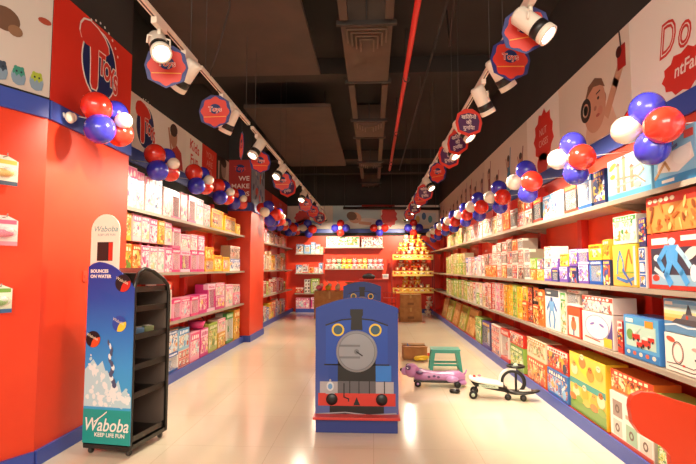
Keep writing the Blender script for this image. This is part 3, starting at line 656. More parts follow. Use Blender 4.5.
cols('R', 3, [
    (860, 770, [(.34, 'blue', E_)]), (768, 700, [(.38, 'green', E_)]),
    (697, 655, [(.235, 'white', E_, 'race_track_box', 'white loop-track', pic_track), (.21, 'sky', E_, 'castle_ship_box', 'blue sky castle-ship', pic_ship)]), (652, 617, [(.30, 'blue', E_, 'vehicle_set_box', 'sky blue fire-vehicle', pic_fire)]), (615, 610, [(.24, 'red', E_)]),
    (608, 577, [(.27, 'white', E_, 'mask_toy_box', 'white purple-trim', pic_face), (.13, 'white', E_, 'vehicle_box', 'small white')]), (575, 562, [(.28, 'red', E_, 'figure_box', 'orange-red', pic_figure), (.15, 'charcoal', 'window')]), (561, 556, [(.40, 'white_green', E_)]),
    (555, 541, [(.42, 'white_blue', E_, 'robot_box', 'white standing robot', pic_bot2)]), (540, 535, [(.40, 'orange', E_)]), (534.5, 529, [(.22, 'orange', E_), (.20, 'black', E_)]), (528.5, 524, [(.42, 'black', 'grid')]), (523.5, 519, [(.24, 'orange', E_), (.18, 'gold', E_)]),
    (518.5, 514, [(.40, 'yellow', 'grid')]), (513.5, 509.5, [(.42, 'lime', 'grid')]), (509, 505, [(.42, 'yellow', 'grid')]), (504.5, 501, [(.40, 'gold', 'grid')]), (500.5, 497, [(.42, 'white', 'grid')]), (496.5, 493, [(.42, 'pale_pink', 'grid')]), (492.5, 489.5, [(.42, 'white', 'grid')]), (489, 486, [(.40, 'red', 'grid')]), (485.5, 483, [(.40, 'white', 'grid')]),
    (482.5, 480, [(.20, 'cream', E_), (.18, 'pale_pink', E_)]), (479.5, 477, [(.20, 'white', E_), (.18, 'cream', E_)]), (476.5, 474, [(.20, 'green', E_), (.18, 'white', E_)]), (473.5, 471, [(.38, 'white', E_)]), (470.5, 468, [(.38, 'cream', E_)]), (467.5, 465, [(.36, 'white_green', E_)]), (464.5, 462, [(.38, 'lime', E_)]), (461.5, 459.5, [(.38, 'cream', E_)]), (459, 457, [(.38, 'green', E_)]), (456.5, 454.5, [(.38, 'lime', E_)]), (454, 452, [(.38, 'green', E_)]), (451.5, 449.5, [(.36, 'lime', E_)]), (449, 447, [(.36, 'cream', E_)]), (446.5, 444.8, [(.38, 'green', E_)])])
cols('R', 4, [
    (860, 770, [(.34, 'teal', E_)]), (768, 700, [(.42, 'green', E_)]), (698, 672, [(.34, 'white_green', E_), (.14, 'white', E_)]), (671, 644, [(.30, 'green', E_), (.18, 'lime', E_)]),
    (643, 601, [(.36, 'white', E_, 'playhouse_box', 'white appliance-print', pic_kitchen), (.16, 'orange', E_)]), (598, 562, [(.53, 'yellow', E_, 'animal_playset_box', 'yellow animal-print', pic_animals)], .18), (561, 541, [(.26, 'blue', E_), (.22, 'red', E_)]),
    (540, 522, [(.26, 'orange', E_), (.22, 'cream', E_)]), (519, 506, [(.30, 'green', E_), (.16, 'red', E_)]), (505, 497, [(.44, 'white', 'window')]), (496, 488, [(.44, 'white', 'grid')]), (487, 479, [(.42, 'navy', 'window')]), (478, 472, [(.30, 'green', E_), (.13, 'green', E_)])])
# large tan boards leaning on the floor deck
for i, (a, b, p) in enumerate([(470, 462, 'wood'), (461, 455, 'lime'), (454, 449, 'wood'), (448, 443.5, 'lime'), (443, 439, 'wood')]):
    y0, y1 = yr(a), yr(b); wd = (y1 - y0) * .93
    t = thing('board_game_carton', '%s flat carton leaning on the right floor deck, %s of the five leaning' % (['tan', 'pale green', 'tan', 'pale green', 'tan'][i], ORD[i] + ' nearest'), 'carton', (1.85, (y0 + y1) / 2, .12), -PI / 2, 'flat cartons leaning on the deck')
    mb = MB(); R_ = Matrix.Rotation(math.radians(-13), 4, 'X'); mb.M = R_
    mb.box((0, .03, .25), (wd, .06, .50), PAL[p]['side'], bev=.003); mb.rect(-wd * .46, wd * .46, .03, .47, 0, PAL[p]['art']); mb.rect(-wd * .46, wd * .46, .36, .46, -.0012, PAL[p]['title']); mb.build('carton_body', t)
    mb = MB(); mb.M = R_; mb.box((0, .03, .506), (wd * .5, .02, .012), BLACK); mb.build('handle', t)

# ---------------- left wall, bay between the entrance block and the pillar
cols('L', 1, [
    (126.5, 139, [(.44, 'pale_pink', E_)]), (139.5, 147, [(.42, 'pale_pink', E_)]), (147.5, 157, [(.40, 'pale_pink', E_)]), (157.5, 165, [(.42, 'white_blue', E_)]), (165.5, 174, [(.36, 'pale_pink', E_)]), (174.5, 183, [(.36, 'pale_pink', 'window')]),
    (183.5, 190, [(.38, 'pale_pink', E_)]), (190.5, 198, [(.38, 'pale_pink', 'window')]), (198.5, 206, [(.38, 'pale_pink', E_)]), (206.5, 213, [(.34, 'pale_pink', E_)]), (214, 226, [(.32, 'yellow', 'window')]), (227, 238, [(.28, 'yellow', 'window')]), (238.5, 242.5, [(.20, 'yellow', E_)])])
cols('L', 2, [
    (126.5, 136, [(.30, 'gold', 'euro'), (.29, 'gold', 'euro')], .12), (136.5, 145, [(.30, 'orange', 'euro'), (.29, 'pale_pink', 'euro')], .12), (145.5, 153, [(.30, 'pink', 'euro'), (.29, 'pale_pink', 'euro')], .12), (153.5, 161, [(.30, 'pale_pink', 'euro'), (.28, 'pink', 'euro')], .12), (161.5, 168, [(.30, 'pale_pink', 'euro'), (.28, 'gold', 'euro')], .12), (168.5, 175.5, [(.30, 'pink', 'euro'), (.28, 'pale_pink', 'euro')], .12),
    (176, 184, [(.30, 'pink', 'window'), (.26, 'pale_pink', 'window')]), (184.5, 194, [(.28, 'magenta', 'window'), (.22, 'pale_pink', E_)]), (194.5, 201, [(.30, 'pink', 'window'), (.22, 'pale_pink', E_)]), (201.5, 208, [(.30, 'pink', 'window'), (.22, 'pink', E_)]), (208.5, 217, [(.20, 'yellow', 'window'), (.17, 'yellow', E_)]), (217.5, 225, [(.26, 'yellow', E_)]), (225.5, 232, [(.24, 'yellow', 'window')]), (233, 243, [(.22, 'white_blue', E_), (.23, 'charcoal', E_)])])
cols('L', 3, [
    (126.5, 140, [(.34, 'pink', 'window')]), (141, 154, [(.32, 'magenta', 'window')]), (155, 166, [(.36, 'pink', E_)]), (167, 177, [(.50, 'white', 'window', 'doll_box', 'white and magenta')]), (178, 186, [(.27, 'pink', 'window')]), (186.5, 195, [(.27, 'pink', E_)]), (195.5, 203, [(.27, 'pink', 'window')]), (203.5, 211, [(.28, 'magenta', E_)]),
    (211.5, 219, [(.42, 'magenta', 'window')]), (219.5, 228, [(.22, 'magenta', E_), (.20, 'pale_pink', E_)]), (229, 236, [(.38, 'pale_pink', E_)]), (236.5, 243, [(.22, 'pink', E_), (.14, 'white', E_)])])
cols('L', 4, [
    (126.5, 144, [(.3, 'pink', E_)]), (145, 160, [(.32, 'orange', E_)]), (161, 173, [(.22, 'pink', E_), (.28, 'pale_pink', E_)]), (174, 184, [(.24, 'white_blue', 'window'), (.28, 'white_blue', E_)]), (184.5, 195, [(.22, 'white', 'grid'), (.28, 'sky', E_)]), (196, 205, [(.40, 'pink', E_)]), (205.5, 213, [(.40, 'magenta', E_)]),
    (213.5, 222, [(.44, 'lime', E_)]), (222.5, 230, [(.24, 'gold', E_), (.22, 'pale_pink', E_)]), (230.5, 237, [(.52, 'white_green', 'window')]), (237.5, 243, [(.54, 'gold', E_)])])
t = thing('toy_basket', 'pink toy basket lying on boxes on the left wall floor deck', 'toy', (-2.62, yl(209), .105 + .411), 0)
mb = MB(); mb.lathe([(0, 0), (.10, 0), (.13, .10), (.12, .10), (.09, .01), (0, .01)], mat('e04a8c', .3), 18); mb.build('basket', t)
mb = MB(); mb.tube([(.12 * math.cos(a), 0, .09 + .10 * math.sin(a)) for a in [PI * i / 10 for i in range(11)]], .007, mat('2a2024', .4), 6); mb.build('handle', t)
# ---------------- left wall beyond the pillar
rr = random.Random(21)
def fill(wall, row, p0, p1, n, pals, hmin, hmax, styles, two=0.3):
    f = (lambda p: yl(p, 2.58)) if wall == 'M' else yr
    ya, yb = f(p0), f(p1); st = (yb - ya) / n
    for i in range(n):
        a = ya + st * i; p = rr.choice(pals); h = rr.uniform(hmin, hmax)
        lay = [(h, p, rr.choice(styles))] if rr.random() > two else [(h * .55, p, rr.choice(styles)), (h * .5, rr.choice(pals), E_)]
        col_of(wall, row, a + .004, a + st - .004, lay)
fill('M', 1, 263.2, 286.5, 12, ['cream', 'white', 'gold', 'pale_pink', 'white_blue', 'charcoal'], .24, .34, [E_, 'window'])
fill('M', 2, 263.2, 286.5, 12, ['yellow', 'white', 'cream', 'gold', 'white_blue', 'pale_pink'], .30, .48, [E_, 'window'])
fill('M', 3, 263.2, 286.5, 12, ['pink', 'red', 'cream', 'white', 'charcoal', 'lime'], .26, .42, [E_, 'window'])
fill('M', 4, 263.2, 286.5, 11, ['yellow', 'blue', 'white_blue', 'orange', 'charcoal', 'white'], .30, .46, [E_, 'window'])
#@@MARK2
# ================================================================== POSTERS ABOVE THE SHELVES
PR = mat('d8301f', 0.5); PW = mat('efe6dc', 0.6); PWR = mat('f4ece2', 0.6); RB = mat('d8352a', .5)
def logo(mb, cx, cz, s, y=-.006, ribbon=True):
    """navy oval with a white rim, a large brush letter T and the word TOYS in red with white outlines"""
    mb.disc(cx, cz, .50 * s, .56 * s, y, WHITE, 32, -.15, .001); mb.disc(cx, cz, .47 * s, .53 * s, y - .001, NAVY, 32, -.15, .001)
    def blob(pts, grow, yy, m):
        c0 = (sum(p[0] for p in pts) / len(pts), sum(p[1] for p in pts) / len(pts))
        mb.flat([(cx + (p[0] + grow * (1 if p[0] > c0[0] else -1)) * s, cz + (p[1] + grow * (1 if p[1] > c0[1] else -1)) * s) for p in pts], yy, m, .001)
    T = [(-.56, .30), (-.54, .42), (-.46, .52), (-.30, .57), (-.10, .55), (.10, .48), (.22, .38), (.24, .28), (.16, .22), (.02, .22), (-.07, .20), (-.06, 0), (-.06, -.34), (-.10, -.42), (-.20, -.43), (-.25, -.36), (-.26, 0), (-.28, .18), (-.40, .17), (-.50, .20)]
    blob(T, .022, y - .002, WHITE); blob(T, 0, y - .003, RB)
    for i, (ch, x, z, sz) in enumerate((('T', .04, .02, .46), ('O', .19, -.04, .38), ('Y', .33, -.08, .42), ('S', .46, -.16, .42))):
        mb.text(ch, cx + x * s, cz + z * s, sz * s, y - .004, WHITE, .001, offset=.034 * s, sx=.66); mb.text(ch, cx + x * s, cz + z * s, sz * s, y - .005, RB, .001, offset=.016 * s, sx=.66)
    for k in range(9):
        a = 2.25 - k * .21; mb.disc(cx + .62 * s * math.cos(a), cz + .68 * s * math.sin(a), .02 * s, .024 * s, y, WHITE, 6, a, .001)
    if ribbon:
        mb.flat([(cx - .42 * s, cz - .62 * s), (cx + .46 * s, cz - .66 * s), (cx + .48 * s, cz - .86 * s), (cx - .40 * s, cz - .82 * s)], y - .002, WHITE, .001)
        mb.flat([(cx - .40 * s, cz - .64 * s), (cx + .44 * s, cz - .68 * s), (cx + .46 * s, cz - .84 * s), (cx - .38 * s, cz - .80 * s)], y - .003, RB, .001)
        for k in range(8): mb.rect(cx + (-.3 + k * .08) * s, cx + (-.25 + k * .08) * s, cz - .76 * s, cz - .72 * s, y - .004, WHITE, .001)
def poster(label, loc, rz, w, z0, z1, base, draw, x0=0.0, name='wall_poster', group='posters above the shelves'):
    t = thing(name, label, 'poster', loc, rz, group)
    mb = MB(); mb.box((x0 + w / 2, -.003, (z0 + z1) / 2), (w - .006, .006, z1 - z0), base); 
    draw(mb, x0, w, z0, z1); mb.build('printed_panel', t)
    return t
def jag(mb, cx, cz, w, h, m, y=-.007):
    pts = []
    rj = random.Random(int(cx * 97 + cz * 31 + w * 13))
    for k in range(22):
        a = 2 * PI * k / 22; r = 1 + (.14 if k % 2 else -.1) * rj.uniform(.4, 1)
        pts.append((cx + w / 2 * r * math.cos(a), cz + h / 2 * r * math.sin(a)))
    mb.flat(pts, y, m, .001)
FUR = mat('6a4a36', .8)
def d_pots(mb, x, w, a, b):      # three small pale blue pots and a brown shape high up
    for i, (q, c) in enumerate(((-.345, '3a4a5a'), (-.225, '3f8f7a'), (-.10, 'a8b43a'))):
        cx = x + w + q
        mb.disc(cx, a + .085, .050, .062, -.007, mat('8fa4b4', .5), 20, 0, .001); mb.disc(cx, a + .115, .042, .042, -.008, mat(c, .5), 16, 0, .001)
        for s_ in (-1, 1): mb.disc(cx + s_ * .022, a + .145, .013, .015, -.009, mat(c, .5), 10, 0, .001); mb.disc(cx + s_ * .016, a + .12, .007, .008, -.010, mat('22303a', .5), 8, 0, .001)
        mb.flat([(cx - .048, a + .085), (cx - .03, a + .105), (cx - .015, a + .082), (cx, a + .105), (cx + .015, a + .082), (cx + .03, a + .105), (cx + .048, a + .085), (cx + .038, a + .035), (cx, a + .022), (cx - .038, a + .035)], -.011, mat('7f96a8', .5), .001)
    mb.disc(x + w - .33, a + .46, .10, .085, -.007, FUR, 20, 0, .001); mb.disc(x + w - .26, a + .40, .05, .04, -.008, mat('8a6448', .7), 14, 0, .001); mb.disc(x + w - .06, a + .56, .05, .025, -.007, mat('a4452f', .6), 12, 0, .001)
poster('grey-white poster with three small blue pots on the entrance wall', (FL.x, FL.y, 0), FANG, 2.6, 2.66, 3.52, mat('cbbfb4', .6), d_pots, -2.6)
def d_logo(mb, x, w, a, b): logo(mb, x + w * .53, (a + b) / 2 + .09, .56)
poster('red fascia with big navy oval toys logo on the entrance block', (-2.40, 3.525, 0), PI / 2, 1.22, 2.65, 3.52, PR, d_logo)
def d_l1(mb, x, w, a, b):
    logo(mb, x + 1.16, (a + b) / 2 - .0, .50)
    sk = mat('c08a6c', .5); cx = x + 2.05       # a laughing child in red
    mb.flat([(cx - .2, a + .01), (cx + .34, a + .01), (cx + .26, a + .26), (cx + .06, a + .34), (cx - .12, a + .2)], -.007, mat('b8352e', .6), .001)
    mb.disc(cx - .02, a + .42, .12, .15, -.008, sk, 18, 0, .001); mb.disc(cx - .03, a + .52, .13, .09, -.009, mat('4a3226', .7), 16, .2, .001); mb.line([(cx - .1, a + .2), (cx - .2, a + .5)], .05, -.008, sk, .001)
def d_l2(mb, x, w, a, b):
    for i, tx in enumerate(('Kids', 'Fun', 'Joy')): mb.text(tx, x + w / 2, b - .17 - i * .21, .22, -.007, RB, .001, offset=.004, sx=1.1, rot=.1 * (i - 1))
    for k in range(10): mb.disc(x + .1 + .09 * k, a + .08 + .05 * (k % 3), .02, .03, -.007, RB, 8, k, .001)
def d_l3(mb, x, w, a, b):
    for i, tx in enumerate(('YOU', 'ARE', 'SO', 'KIND')): mb.text(tx, x + w / 2, b - .14 - i * .145, .15, -.007, mat('e8b0a4', .6), .001, sx=1.2)
def d_l4(mb, x, w, a, b):
    mb.rect(x + w * .5, x + w - .01, a, b, -.007, mat('c9bfb4', .6), .001); cx = x + w * .55
    mb.disc(cx, a + .44, .15, .18, -.008, mat('9a8a80', .6), 18, 0, .001); mb.disc(cx, a + .56, .17, .09, -.009, mat('1c1816', .6), 16, 0, .001)
    mb.flat([(cx - .3, a + .01), (cx + .3, a + .01), (cx + .2, a + .26), (cx - .2, a + .26)], -.008, mat('2a2624', .6), .001); mb.rect(x + .1, x + .16, a + .1, b - .1, -.008, mat('d0c4b8', .5), .001)
base = -2.8 + .001
poster('white poster panel with toys logo and child in red on the left wall', (base, 4.76, 0), PI / 2, 2.5, 2.81, 3.45, PW, d_l1)
poster('white poster panel with red scribbled words on the left wall', (base, 7.26, 0), PI / 2, .70, 2.81, 3.45, PWR, d_l2)
poster('red poster panel with four pale words on the left wall', (base, 7.96, 0), PI / 2, .76, 2.81, 3.45, PR, d_l3)
poster('black and grey photo poster panel next to the red pillar', (base, 8.72, 0), PI / 2, .77, 2.81, 3.45, mat('1f1c1b', .5), d_l4)
def d_pf(mb, x, w, a, b):
    mb.disc(x + w / 2, b - .17, .10, .08, -.007, NAVY, 20, 0, .001); mb.text('Toys', x + w / 2, b - .17, .12, -.008, RB, .001, offset=.003)
    for i, tx in enumerate(('WE', 'MAKE', 'KIDS')): mb.text(tx, x + w - .03, a + .46 - i * .15, .125, -.007, mat('e8cfc4', .6), .001, offset=.002, sx=1.1, align='RIGHT')
poster('red panel lettered WE MAKE KIDS on the front of the pillar', (-2.8, 9.499, 0), 0, .445, 2.67, 3.50, mat('a81f1a', .6), d_pf)
def d_ps(mb, x, w, a, b):
    rp = random.Random(3)
    for i in range(30): mb.disc(x + rp.uniform(.1, w - .1), rp.uniform(a + .06, b - .06), rp.uniform(.04, .12), rp.uniform(.03, .1), -.007 - i * .0003, mat(rp.choice(['4a5c8c', '8c94a8', 'c94438', 'd8d0c8', '2f3a5c', '6a7694']), .5), 8, rp.uniform(0, 3), .0002)
poster('blue-grey collage panel on the aisle side of the pillar', (-2.349, 9.51, 0), PI / 2, 1.15, 2.67, 3.50, mat('8f97a8', .6), d_ps)
def d_m1(mb, x, w, a, b):
    for i, tx in enumerate(('HAPPY', 'PLAY', 'TIME')): mb.text(tx, x + w * .5, b - .16 - i * .18, .16, -.007, mat('d8b4a8', .6), .001)
poster('dark red lettered panel on the left wall past the pillar', (base, 10.7, 0), PI / 2, 3.0, 2.81, 3.45, mat('9c201c', .6), d_m1)
poster('brighter red panel near the back of the left wall', (base, 13.7, 0), PI / 2, 2.45, 2.81, 3.45, PR, d_m1)
# right wall: local x runs towards the entrance
bR = XR - .001
def seg_r(label, y0, y1, basec, draw): return poster(label, (bR, y1, 0), -PI / 2, y1 - y0, 2.61, 3.45, basec, draw)
def d_dofan(mb, x, w, a, b):      # red outlined letters over a red splash
    for ch, q, z, s in (('D', .50, .44, .34), ('o', .70, .42, .34)):
        mb.text(ch, x + q, a + z, s, -.007, RB, .001, offset=.010, shear=.25, sx=.8); mb.text(ch, x + q, a + z, s, -.008, PWR, .001, offset=-.010, shear=.25, sx=.8)
    jag(mb, x + .70, a + .15, .52, .28, RB); mb.text('ntFan', x + .72, a + .17, .13, -.009, mat('f4e0d4', .6), .001, offset=.002, shear=.2)
    jag(mb, x + w - .7, a + .4, .4, .4, mat('e0a23a', .6))
seg_r('white poster panel with red outlined letters and red blob, right wall', 1.6, 4.15, PWR, d_dofan)
def d_baby(mb, x, w, a, b):
    sk = mat('c9977c', .5); dk = mat('3c322e', .5); cx = x + w * .60
    mb.rect(x + .004, x + w - .004, a + .002, b - .002, -.007, mat('e2d4c4', .6), .001)
    mb.flat([(cx - .3, a + .01), (cx + .42, a + .01), (cx + .3, a + .24), (cx - .2, a + .26)], -.008, mat('d8b49a', .5), .001)
    mb.disc(cx - .05, a + .34, .235, .25, -.009, sk, 28, .2, .001); mb.flat([(cx - .24, a + .46), (cx - .17, a + .58), (cx - .02, a + .615), (cx + .12, a + .56), (cx + .18, a + .46), (cx + .08, a + .51), (cx - .06, a + .54), (cx - .16, a + .50)], -.010, mat('7a5a44', .7), .001); mb.disc(cx + .07, a + .27, .05, .045, -.0095, mat('c98872', .5), 14, 0, .001); mb.disc(cx - .03, a + .32, .03, .022, -.0105, mat('a87460', .5), 12, .3, .001); mb.line([(cx + .0, a + .45), (cx + .08, a + .46)], .014, -.0105, dk, .001); mb.disc(cx + .165, a + .36, .03, .05, -.0085, mat('b07c64', .5), 12, 0, .001)
    mb.ringz(cx - .24, a + .36, .07, .12, -.011, dk, 20, .001); mb.disc(cx - .24, a + .36, .05, .05, -.011, mat('1c1816', .3), 16, 0, .001)
    mb.disc(cx + .04, a + .40, .022, .016, -.011, dk, 10, 0, .001); mb.disc(cx + .02, a + .24, .04, .016, -.011, mat('a4554a', .5), 12, 0, .001)
    mb.line([(cx + .2, a + .2), (cx + .38, a + .42), (cx + .50, a + .56)], .11, -.010, sk, .001); mb.box((cx + .50, -.0115, a + .60), (.14, .002, .2), mat('b02a24', .5)); mb.disc(cx + .46, a + .66, .05, .05, -.0126, mat('4a1c1a', .4), 14, 0, .001); mb.line([(cx + .5, a + .7), (cx + .48, b - .01)], .02, -.0126, dk, .001)
seg_r('poster photo panel of a baby holding a red camera, right wall', 4.15, 5.75, PWR, d_baby)
def d_blob(mb, x, w, a, b):
    jag(mb, x + w * .55, a + .44, .66, .62, RB); mb.text('NUT', x + w * .55, a + .50, .13, -.009, mat('f0d8cc', .6), .001); mb.text('CASES', x + w * .55, a + .36, .12, -.009, mat('f0d8cc', .6), .001)
    mb.disc(x + w * .5, a + .1, .2, .14, -.007, mat('d8342a', .5), 18, 0, .001)
seg_r('white poster panel with red splash and two white words, right wall', 5.75, 6.95, PWR, d_blob)
def d_kids(seed, cs):
    def f(mb, x, w, a, b):
        rk = random.Random(seed); n = max(2, int(w / .55))
        for i in range(n):
            cx = x + (i + .5) * w / n + rk.uniform(-.05, .05); hh = rk.uniform(.4, .7); c = mat(cs[i % len(cs)], .5); sk = mat('b08068', .5)
            mb.flat([(cx - .12, a + .01), (cx + .12, a + .01), (cx + .07, a + hh * .62), (cx - .07, a + hh * .62)], -.007, c, .001); mb.disc(cx, a + hh * .74, .07, .09, -.008, sk, 14, 0, .001); mb.disc(cx, a + hh * .83, .075, .05, -.009, mat('4c3428', .6), 12, 0, .001)
            mb.line([(cx + .06, a + hh * .5), (cx + .13, a + hh * 1.05)], .035, -.009, c, .001); mb.line([(cx - .06, a + hh * .5), (cx - .14, a + hh * .85)], .035, -.009, sk, .001)
    return f
seg_r('cream poster panel with small jumping children, right wall', 6.95, 9.6, mat('e6d8c8', .6), d_kids(2, ['8c3f34', 'b56a5a', '3f86b0']))
seg_r('cream poster panel with children in dark clothes, right wall', 9.6, 12.4, mat('dccdbd', .6), d_kids(5, ['6a4038', '8a6a80', 'c23a30']))
seg_r('pale poster panel nearest the back corner of the right wall', 12.4, 16.1, mat('e0d2c2', .6), d_kids(8, ['c8302a', '4a6a8c', 'd09a4a', '6a4a40']))
# back wall
bY = YB - .001
def d_b1(mb, x, w, a, b): jag(mb, x + .5, a + .36, .5, .5, RB); mb.line([(x + .1, a + .1), (x + .6, a + .3), (x + 1.1, a + .15)], .08, -.007, mat('6a9ac0', .5), .001); mb.disc(x + 1.0, a + .4, .16, .2, -.007, mat('c4483a', .5), 14, 0, .001)
def d_b2(mb, x, w, a, b):     # sleeping baby
    sk = mat('d8a284', .5); cx = x + w * .5; mb.rect(x, x + w - .004, a + .002, b - .002, -.007, mat('b4cbd0', .6), .001)
    mb.disc(cx + .1, a + .18, .62, .16, -.008, mat('e6ded6', .5), 20, .1, .001); mb.disc(cx - .06, a + .36, .22, .18, -.009, sk, 20, -.3, .001); mb.disc(cx - .16, a + .42, .17, .14, -.010, mat('7a5a48', .6), 16, -.3, .001); mb.disc(cx + .02, a + .32, .03, .012, -.011, mat('6a3a30', .5), 10, -.2, .001); mb.line([(cx + .1, a + .2), (cx + .45, a + .16)], .1, -.010, sk, .001)
def d_b3(mb, x, w, a, b):
    jag(mb, x + .28, a + .4, .5, .66, RB); mb.rect(x + 1.0, x + w - .1, a + .12, a + .5, -.007, mat('cfd4d4', .5), .001)
    for i, c in enumerate(['3f86b0', 'c4483a', 'e0b04a', '3f6a9a', '58a0a8']): mb.disc(x + .8 + i * .2, a + .3 + .1 * (i % 2), .07, .12, -.008, mat(c, .5), 12, 0, .001)
poster('back wall poster with red splash, left panel', (-2.8, bY, 0), 0, 1.5, 2.67, 3.43, mat('d8ccc0', .6), d_b1)
poster('back wall poster of a sleeping baby, middle panel', (-1.3, bY, 0), 0, 1.55, 2.67, 3.43, mat('c4dce0', .6), d_b2)
poster('back wall poster with red patch and small toys, right panel', (.25, bY, 0), 0, 1.88, 2.67, 3.43, mat('e0d6ca', .6), d_b3)

# ================================================================== CEILING SERVICES
def duct_unit(y0, y1, label):
    t = thing('air_duct', label, 'duct', (-.06, (y0 + y1) / 2, 4.0), 0, 'ceiling duct sections'); L = y1 - y0; W = .56
    mb = MB(); mb.box((0, 0, .16), (W, L, .30), DUCT); mb.build('duct_body', t)
    mb = MB(); n = 4
    for k in range(n):
        s = .78 - k * .17; yy = -L / 2 + .06 + k * .07
        mb.box((0, yy, -.004 - .004 * k), (W * s, .022, .02), mat('5a4636', .5)); 
        for q in (-1, 1): mb.box((q * W * s / 2, yy + .16, -.004 - .004 * k), (.018, .32, .02), mat('5a4636', .5))
    mb.build('grille', t)
    mb = MB(); 
    for yy in (-L / 2 - .03, L / 2 + .03):
        mb = MB(); mb.box((0, yy, 0.02), (W * 1.16, .05, .05), mat('2c221c', .6)); mb.build('hanger_bar', t)
        mb = MB(); mb.tube([(0, yy, .04), (0, yy, .46)], .008, DGREY, 6); mb.build('hanger_rod', t)
def duct_gap(y0, y1, label):
    t = thing('duct_frame', label, 'duct frame', (-.06, (y0 + y1) / 2, 4.0), 0, 'open frames between the ceiling ducts'); L = y1 - y0
    for q in (-1, 1): mb = MB(); mb.box((q * .24, 0, .06), (.085, L, .10), DUCT); mb.build('rail', t)
    mb = MB(); mb.box((0, 0, .3), (.40, L, .02), mat('0e0b0a', .9)); mb.build('void_shade_sheet', t)  # near-black sheet, paints the shade of the open void between the rails
    mb = MB(); mb.tube([(0, 0, .30), (0, 0, .46)], .008, DGREY, 6); mb.build('hanger_rod', t)
duct_gap(3.4, 5.1, 'open two-rail ceiling frame nearest the entrance')
duct_unit(5.22, 6.85, 'brown ceiling duct with square grille, nearest the entrance')
duct_gap(7.0, 8.6, 'open two-rail ceiling frame behind the first duct')
duct_unit(8.75, 9.85, 'brown ceiling duct with grille, second from the entrance')
duct_gap(10.0, 12.1, 'open two-rail ceiling frame behind the second duct')
duct_unit(12.25, 12.75, 'short ceiling duct with grille, third from the entrance')
duct_gap(12.9, 14.5, 'open two-rail ceiling frame nearest the back wall')
duct_unit(15.3, 15.9, 'small pale ceiling grille nearest the back wall')
for i, (x0, x1, y0, y1, lab) in enumerate([(-2.25, -.70, 3.6, 6.55, 'wide brown board hanging under the ceiling, nearer one'), (-2.10, -.68, 7.9, 12.6, 'wide brown board hanging under the ceiling, farther one')]):
    t = thing('ceiling_board', lab, 'ceiling board', ((x0 + x1) / 2, (y0 + y1) / 2, 4.0), 0, 'boards under the ceiling')
    mb = MB(); mb.box((0, 0, .03), (x1 - x0, y1 - y0, .06), noisy('brown_board_%d' % i, '40322a', '4a392f', 2.2, .75)); mb.build('board', t)
    for qx in (-.4, .4):
        for qy in (-.4, .4): mb = MB(); mb.tube([(qx * (x1 - x0), qy * (y1 - y0), .06), (qx * (x1 - x0), qy * (y1 - y0), .45)], .006, DGREY, 6); mb.build('hanger_rod', t)
t = thing('sprinkler_pipe', 'long red sprinkler pipe running under the ceiling', 'pipe', (.43, 0, 3.78))
mb = MB(); mb.tube([(-.02, 2.2, 0), (.0, 12.6, .1)], .030, mat('c4281e', .35), 12); mb.build('pipe', t)
for y in (3.6, 6.2, 8.8, 11.4):
    mb = MB(); mb.tube([(.0, y, .03), (.0, y, .66)], .008, DGREY, 6); mb.ringz(0, .0, .032, .042, y, DGREY, 12, .02); mb.build('pipe_hanger', t)
t = thing('conduit', 'thin black conduit beside the red pipe', 'conduit', (.70, 0, 3.86)); mb = MB()
mb.tube([(0, 2.2, 0), (0, 13, .1)], .016, mat('15110f', .6), 8); mb.build('tube', t)
for y in (4.2, 7.2, 10.2): mb = MB(); mb.tube([(0, y, .01), (0, y, .58)], .006, DGREY, 6); mb.build('hanger_rod', t)
t = thing('cross_pipe', 'black pipe crossing the shop in front of the back wall', 'pipe', (0, 15.9, 3.30)); mb = MB()
mb.tube([(-.95, 0, .02), (2.13, 0, -.02)], .045, mat('1c1512', .5), 10); mb.build('pipe', t)
mb = MB(); mb.tube([(-.35, 0, .09), (.7, 0, .08)], .03, mat('8c241c', .4), 8); mb.build('red_branch', t)
for x in (-.9, .6, 2.0): mb = MB(); mb.tube([(x, 0, .04), (x, 0, 1.14)], .008, DGREY, 6); mb.build('hanger_rod', t)
for i, (pts, lab) in enumerate([([(-1.22, 4.0, 4.38), (-1.2, 4.02, 3.6), (-1.3, 4.05, 3.25), (-1.39, 4.1, 3.03)], 'dark cable dropping from ceiling to left light track'),
                                ([(.82, 4.6, 4.3), (.78, 4.7, 3.9), (.8, 5.1, 3.7), (.84, 5.3, 3.8), (.84, 5.5, 4.3)], 'thin looped wire hanging under the ceiling, right of red pipe')]):
    mb = MB(); mb.tube(pts, .008, mat('2a1a12', .6), 6); o = mb.build('hanging_cable', None); tag(o, lab, 'cable')

# ---------------- light tracks and track spotlights
TRW = mat('e8dccb', 0.4); GLOW = mat('fff3dc', 0.3, emit=22.0)
def track(x, y0, y1, label, grp):
    t = thing('light_track', label, 'light track', (x, (y0 + y1) / 2, 3.03), 0, grp); L = y1 - y0
    mb = MB(); mb.box((0, 0, 0), (.036, L, .034), TRW, bev=.003); mb.build('rail', t)
    mb = MB(); mb.box((0, 0, -.0175), (.012, L * .98, .002), mat('4a4038', .5)); mb.build('slot', t)
    for q in (-.42, .42): mb = MB(); mb.tube([(0, q * L, .015), (0, q * L, 1.41)], .003, DGREY, 6); mb.build('suspension_wire', t)
LT = [(2.3, 3.8), (3.9, 5.5), (5.65, 7.6), (7.75, 9.7), (9.85, 12.0), (12.1, 14.6)]
for i, (a, b) in enumerate(LT): track(-1.40, a, b, 'white ceiling light track over the left side of aisle, %s from entrance' % ORD[i], 'left light tracks')
RT = [(2.2, 3.7), (3.85, 5.6), (5.75, 7.8), (7.95, 10.0), (10.1, 12.2), (12.3, 14.6)]
for i, (a, b) in enumerate(RT): track(.95, a, b, 'white ceiling light track over the right side of aisle, %s from entrance' % ORD[i], 'right light tracks')
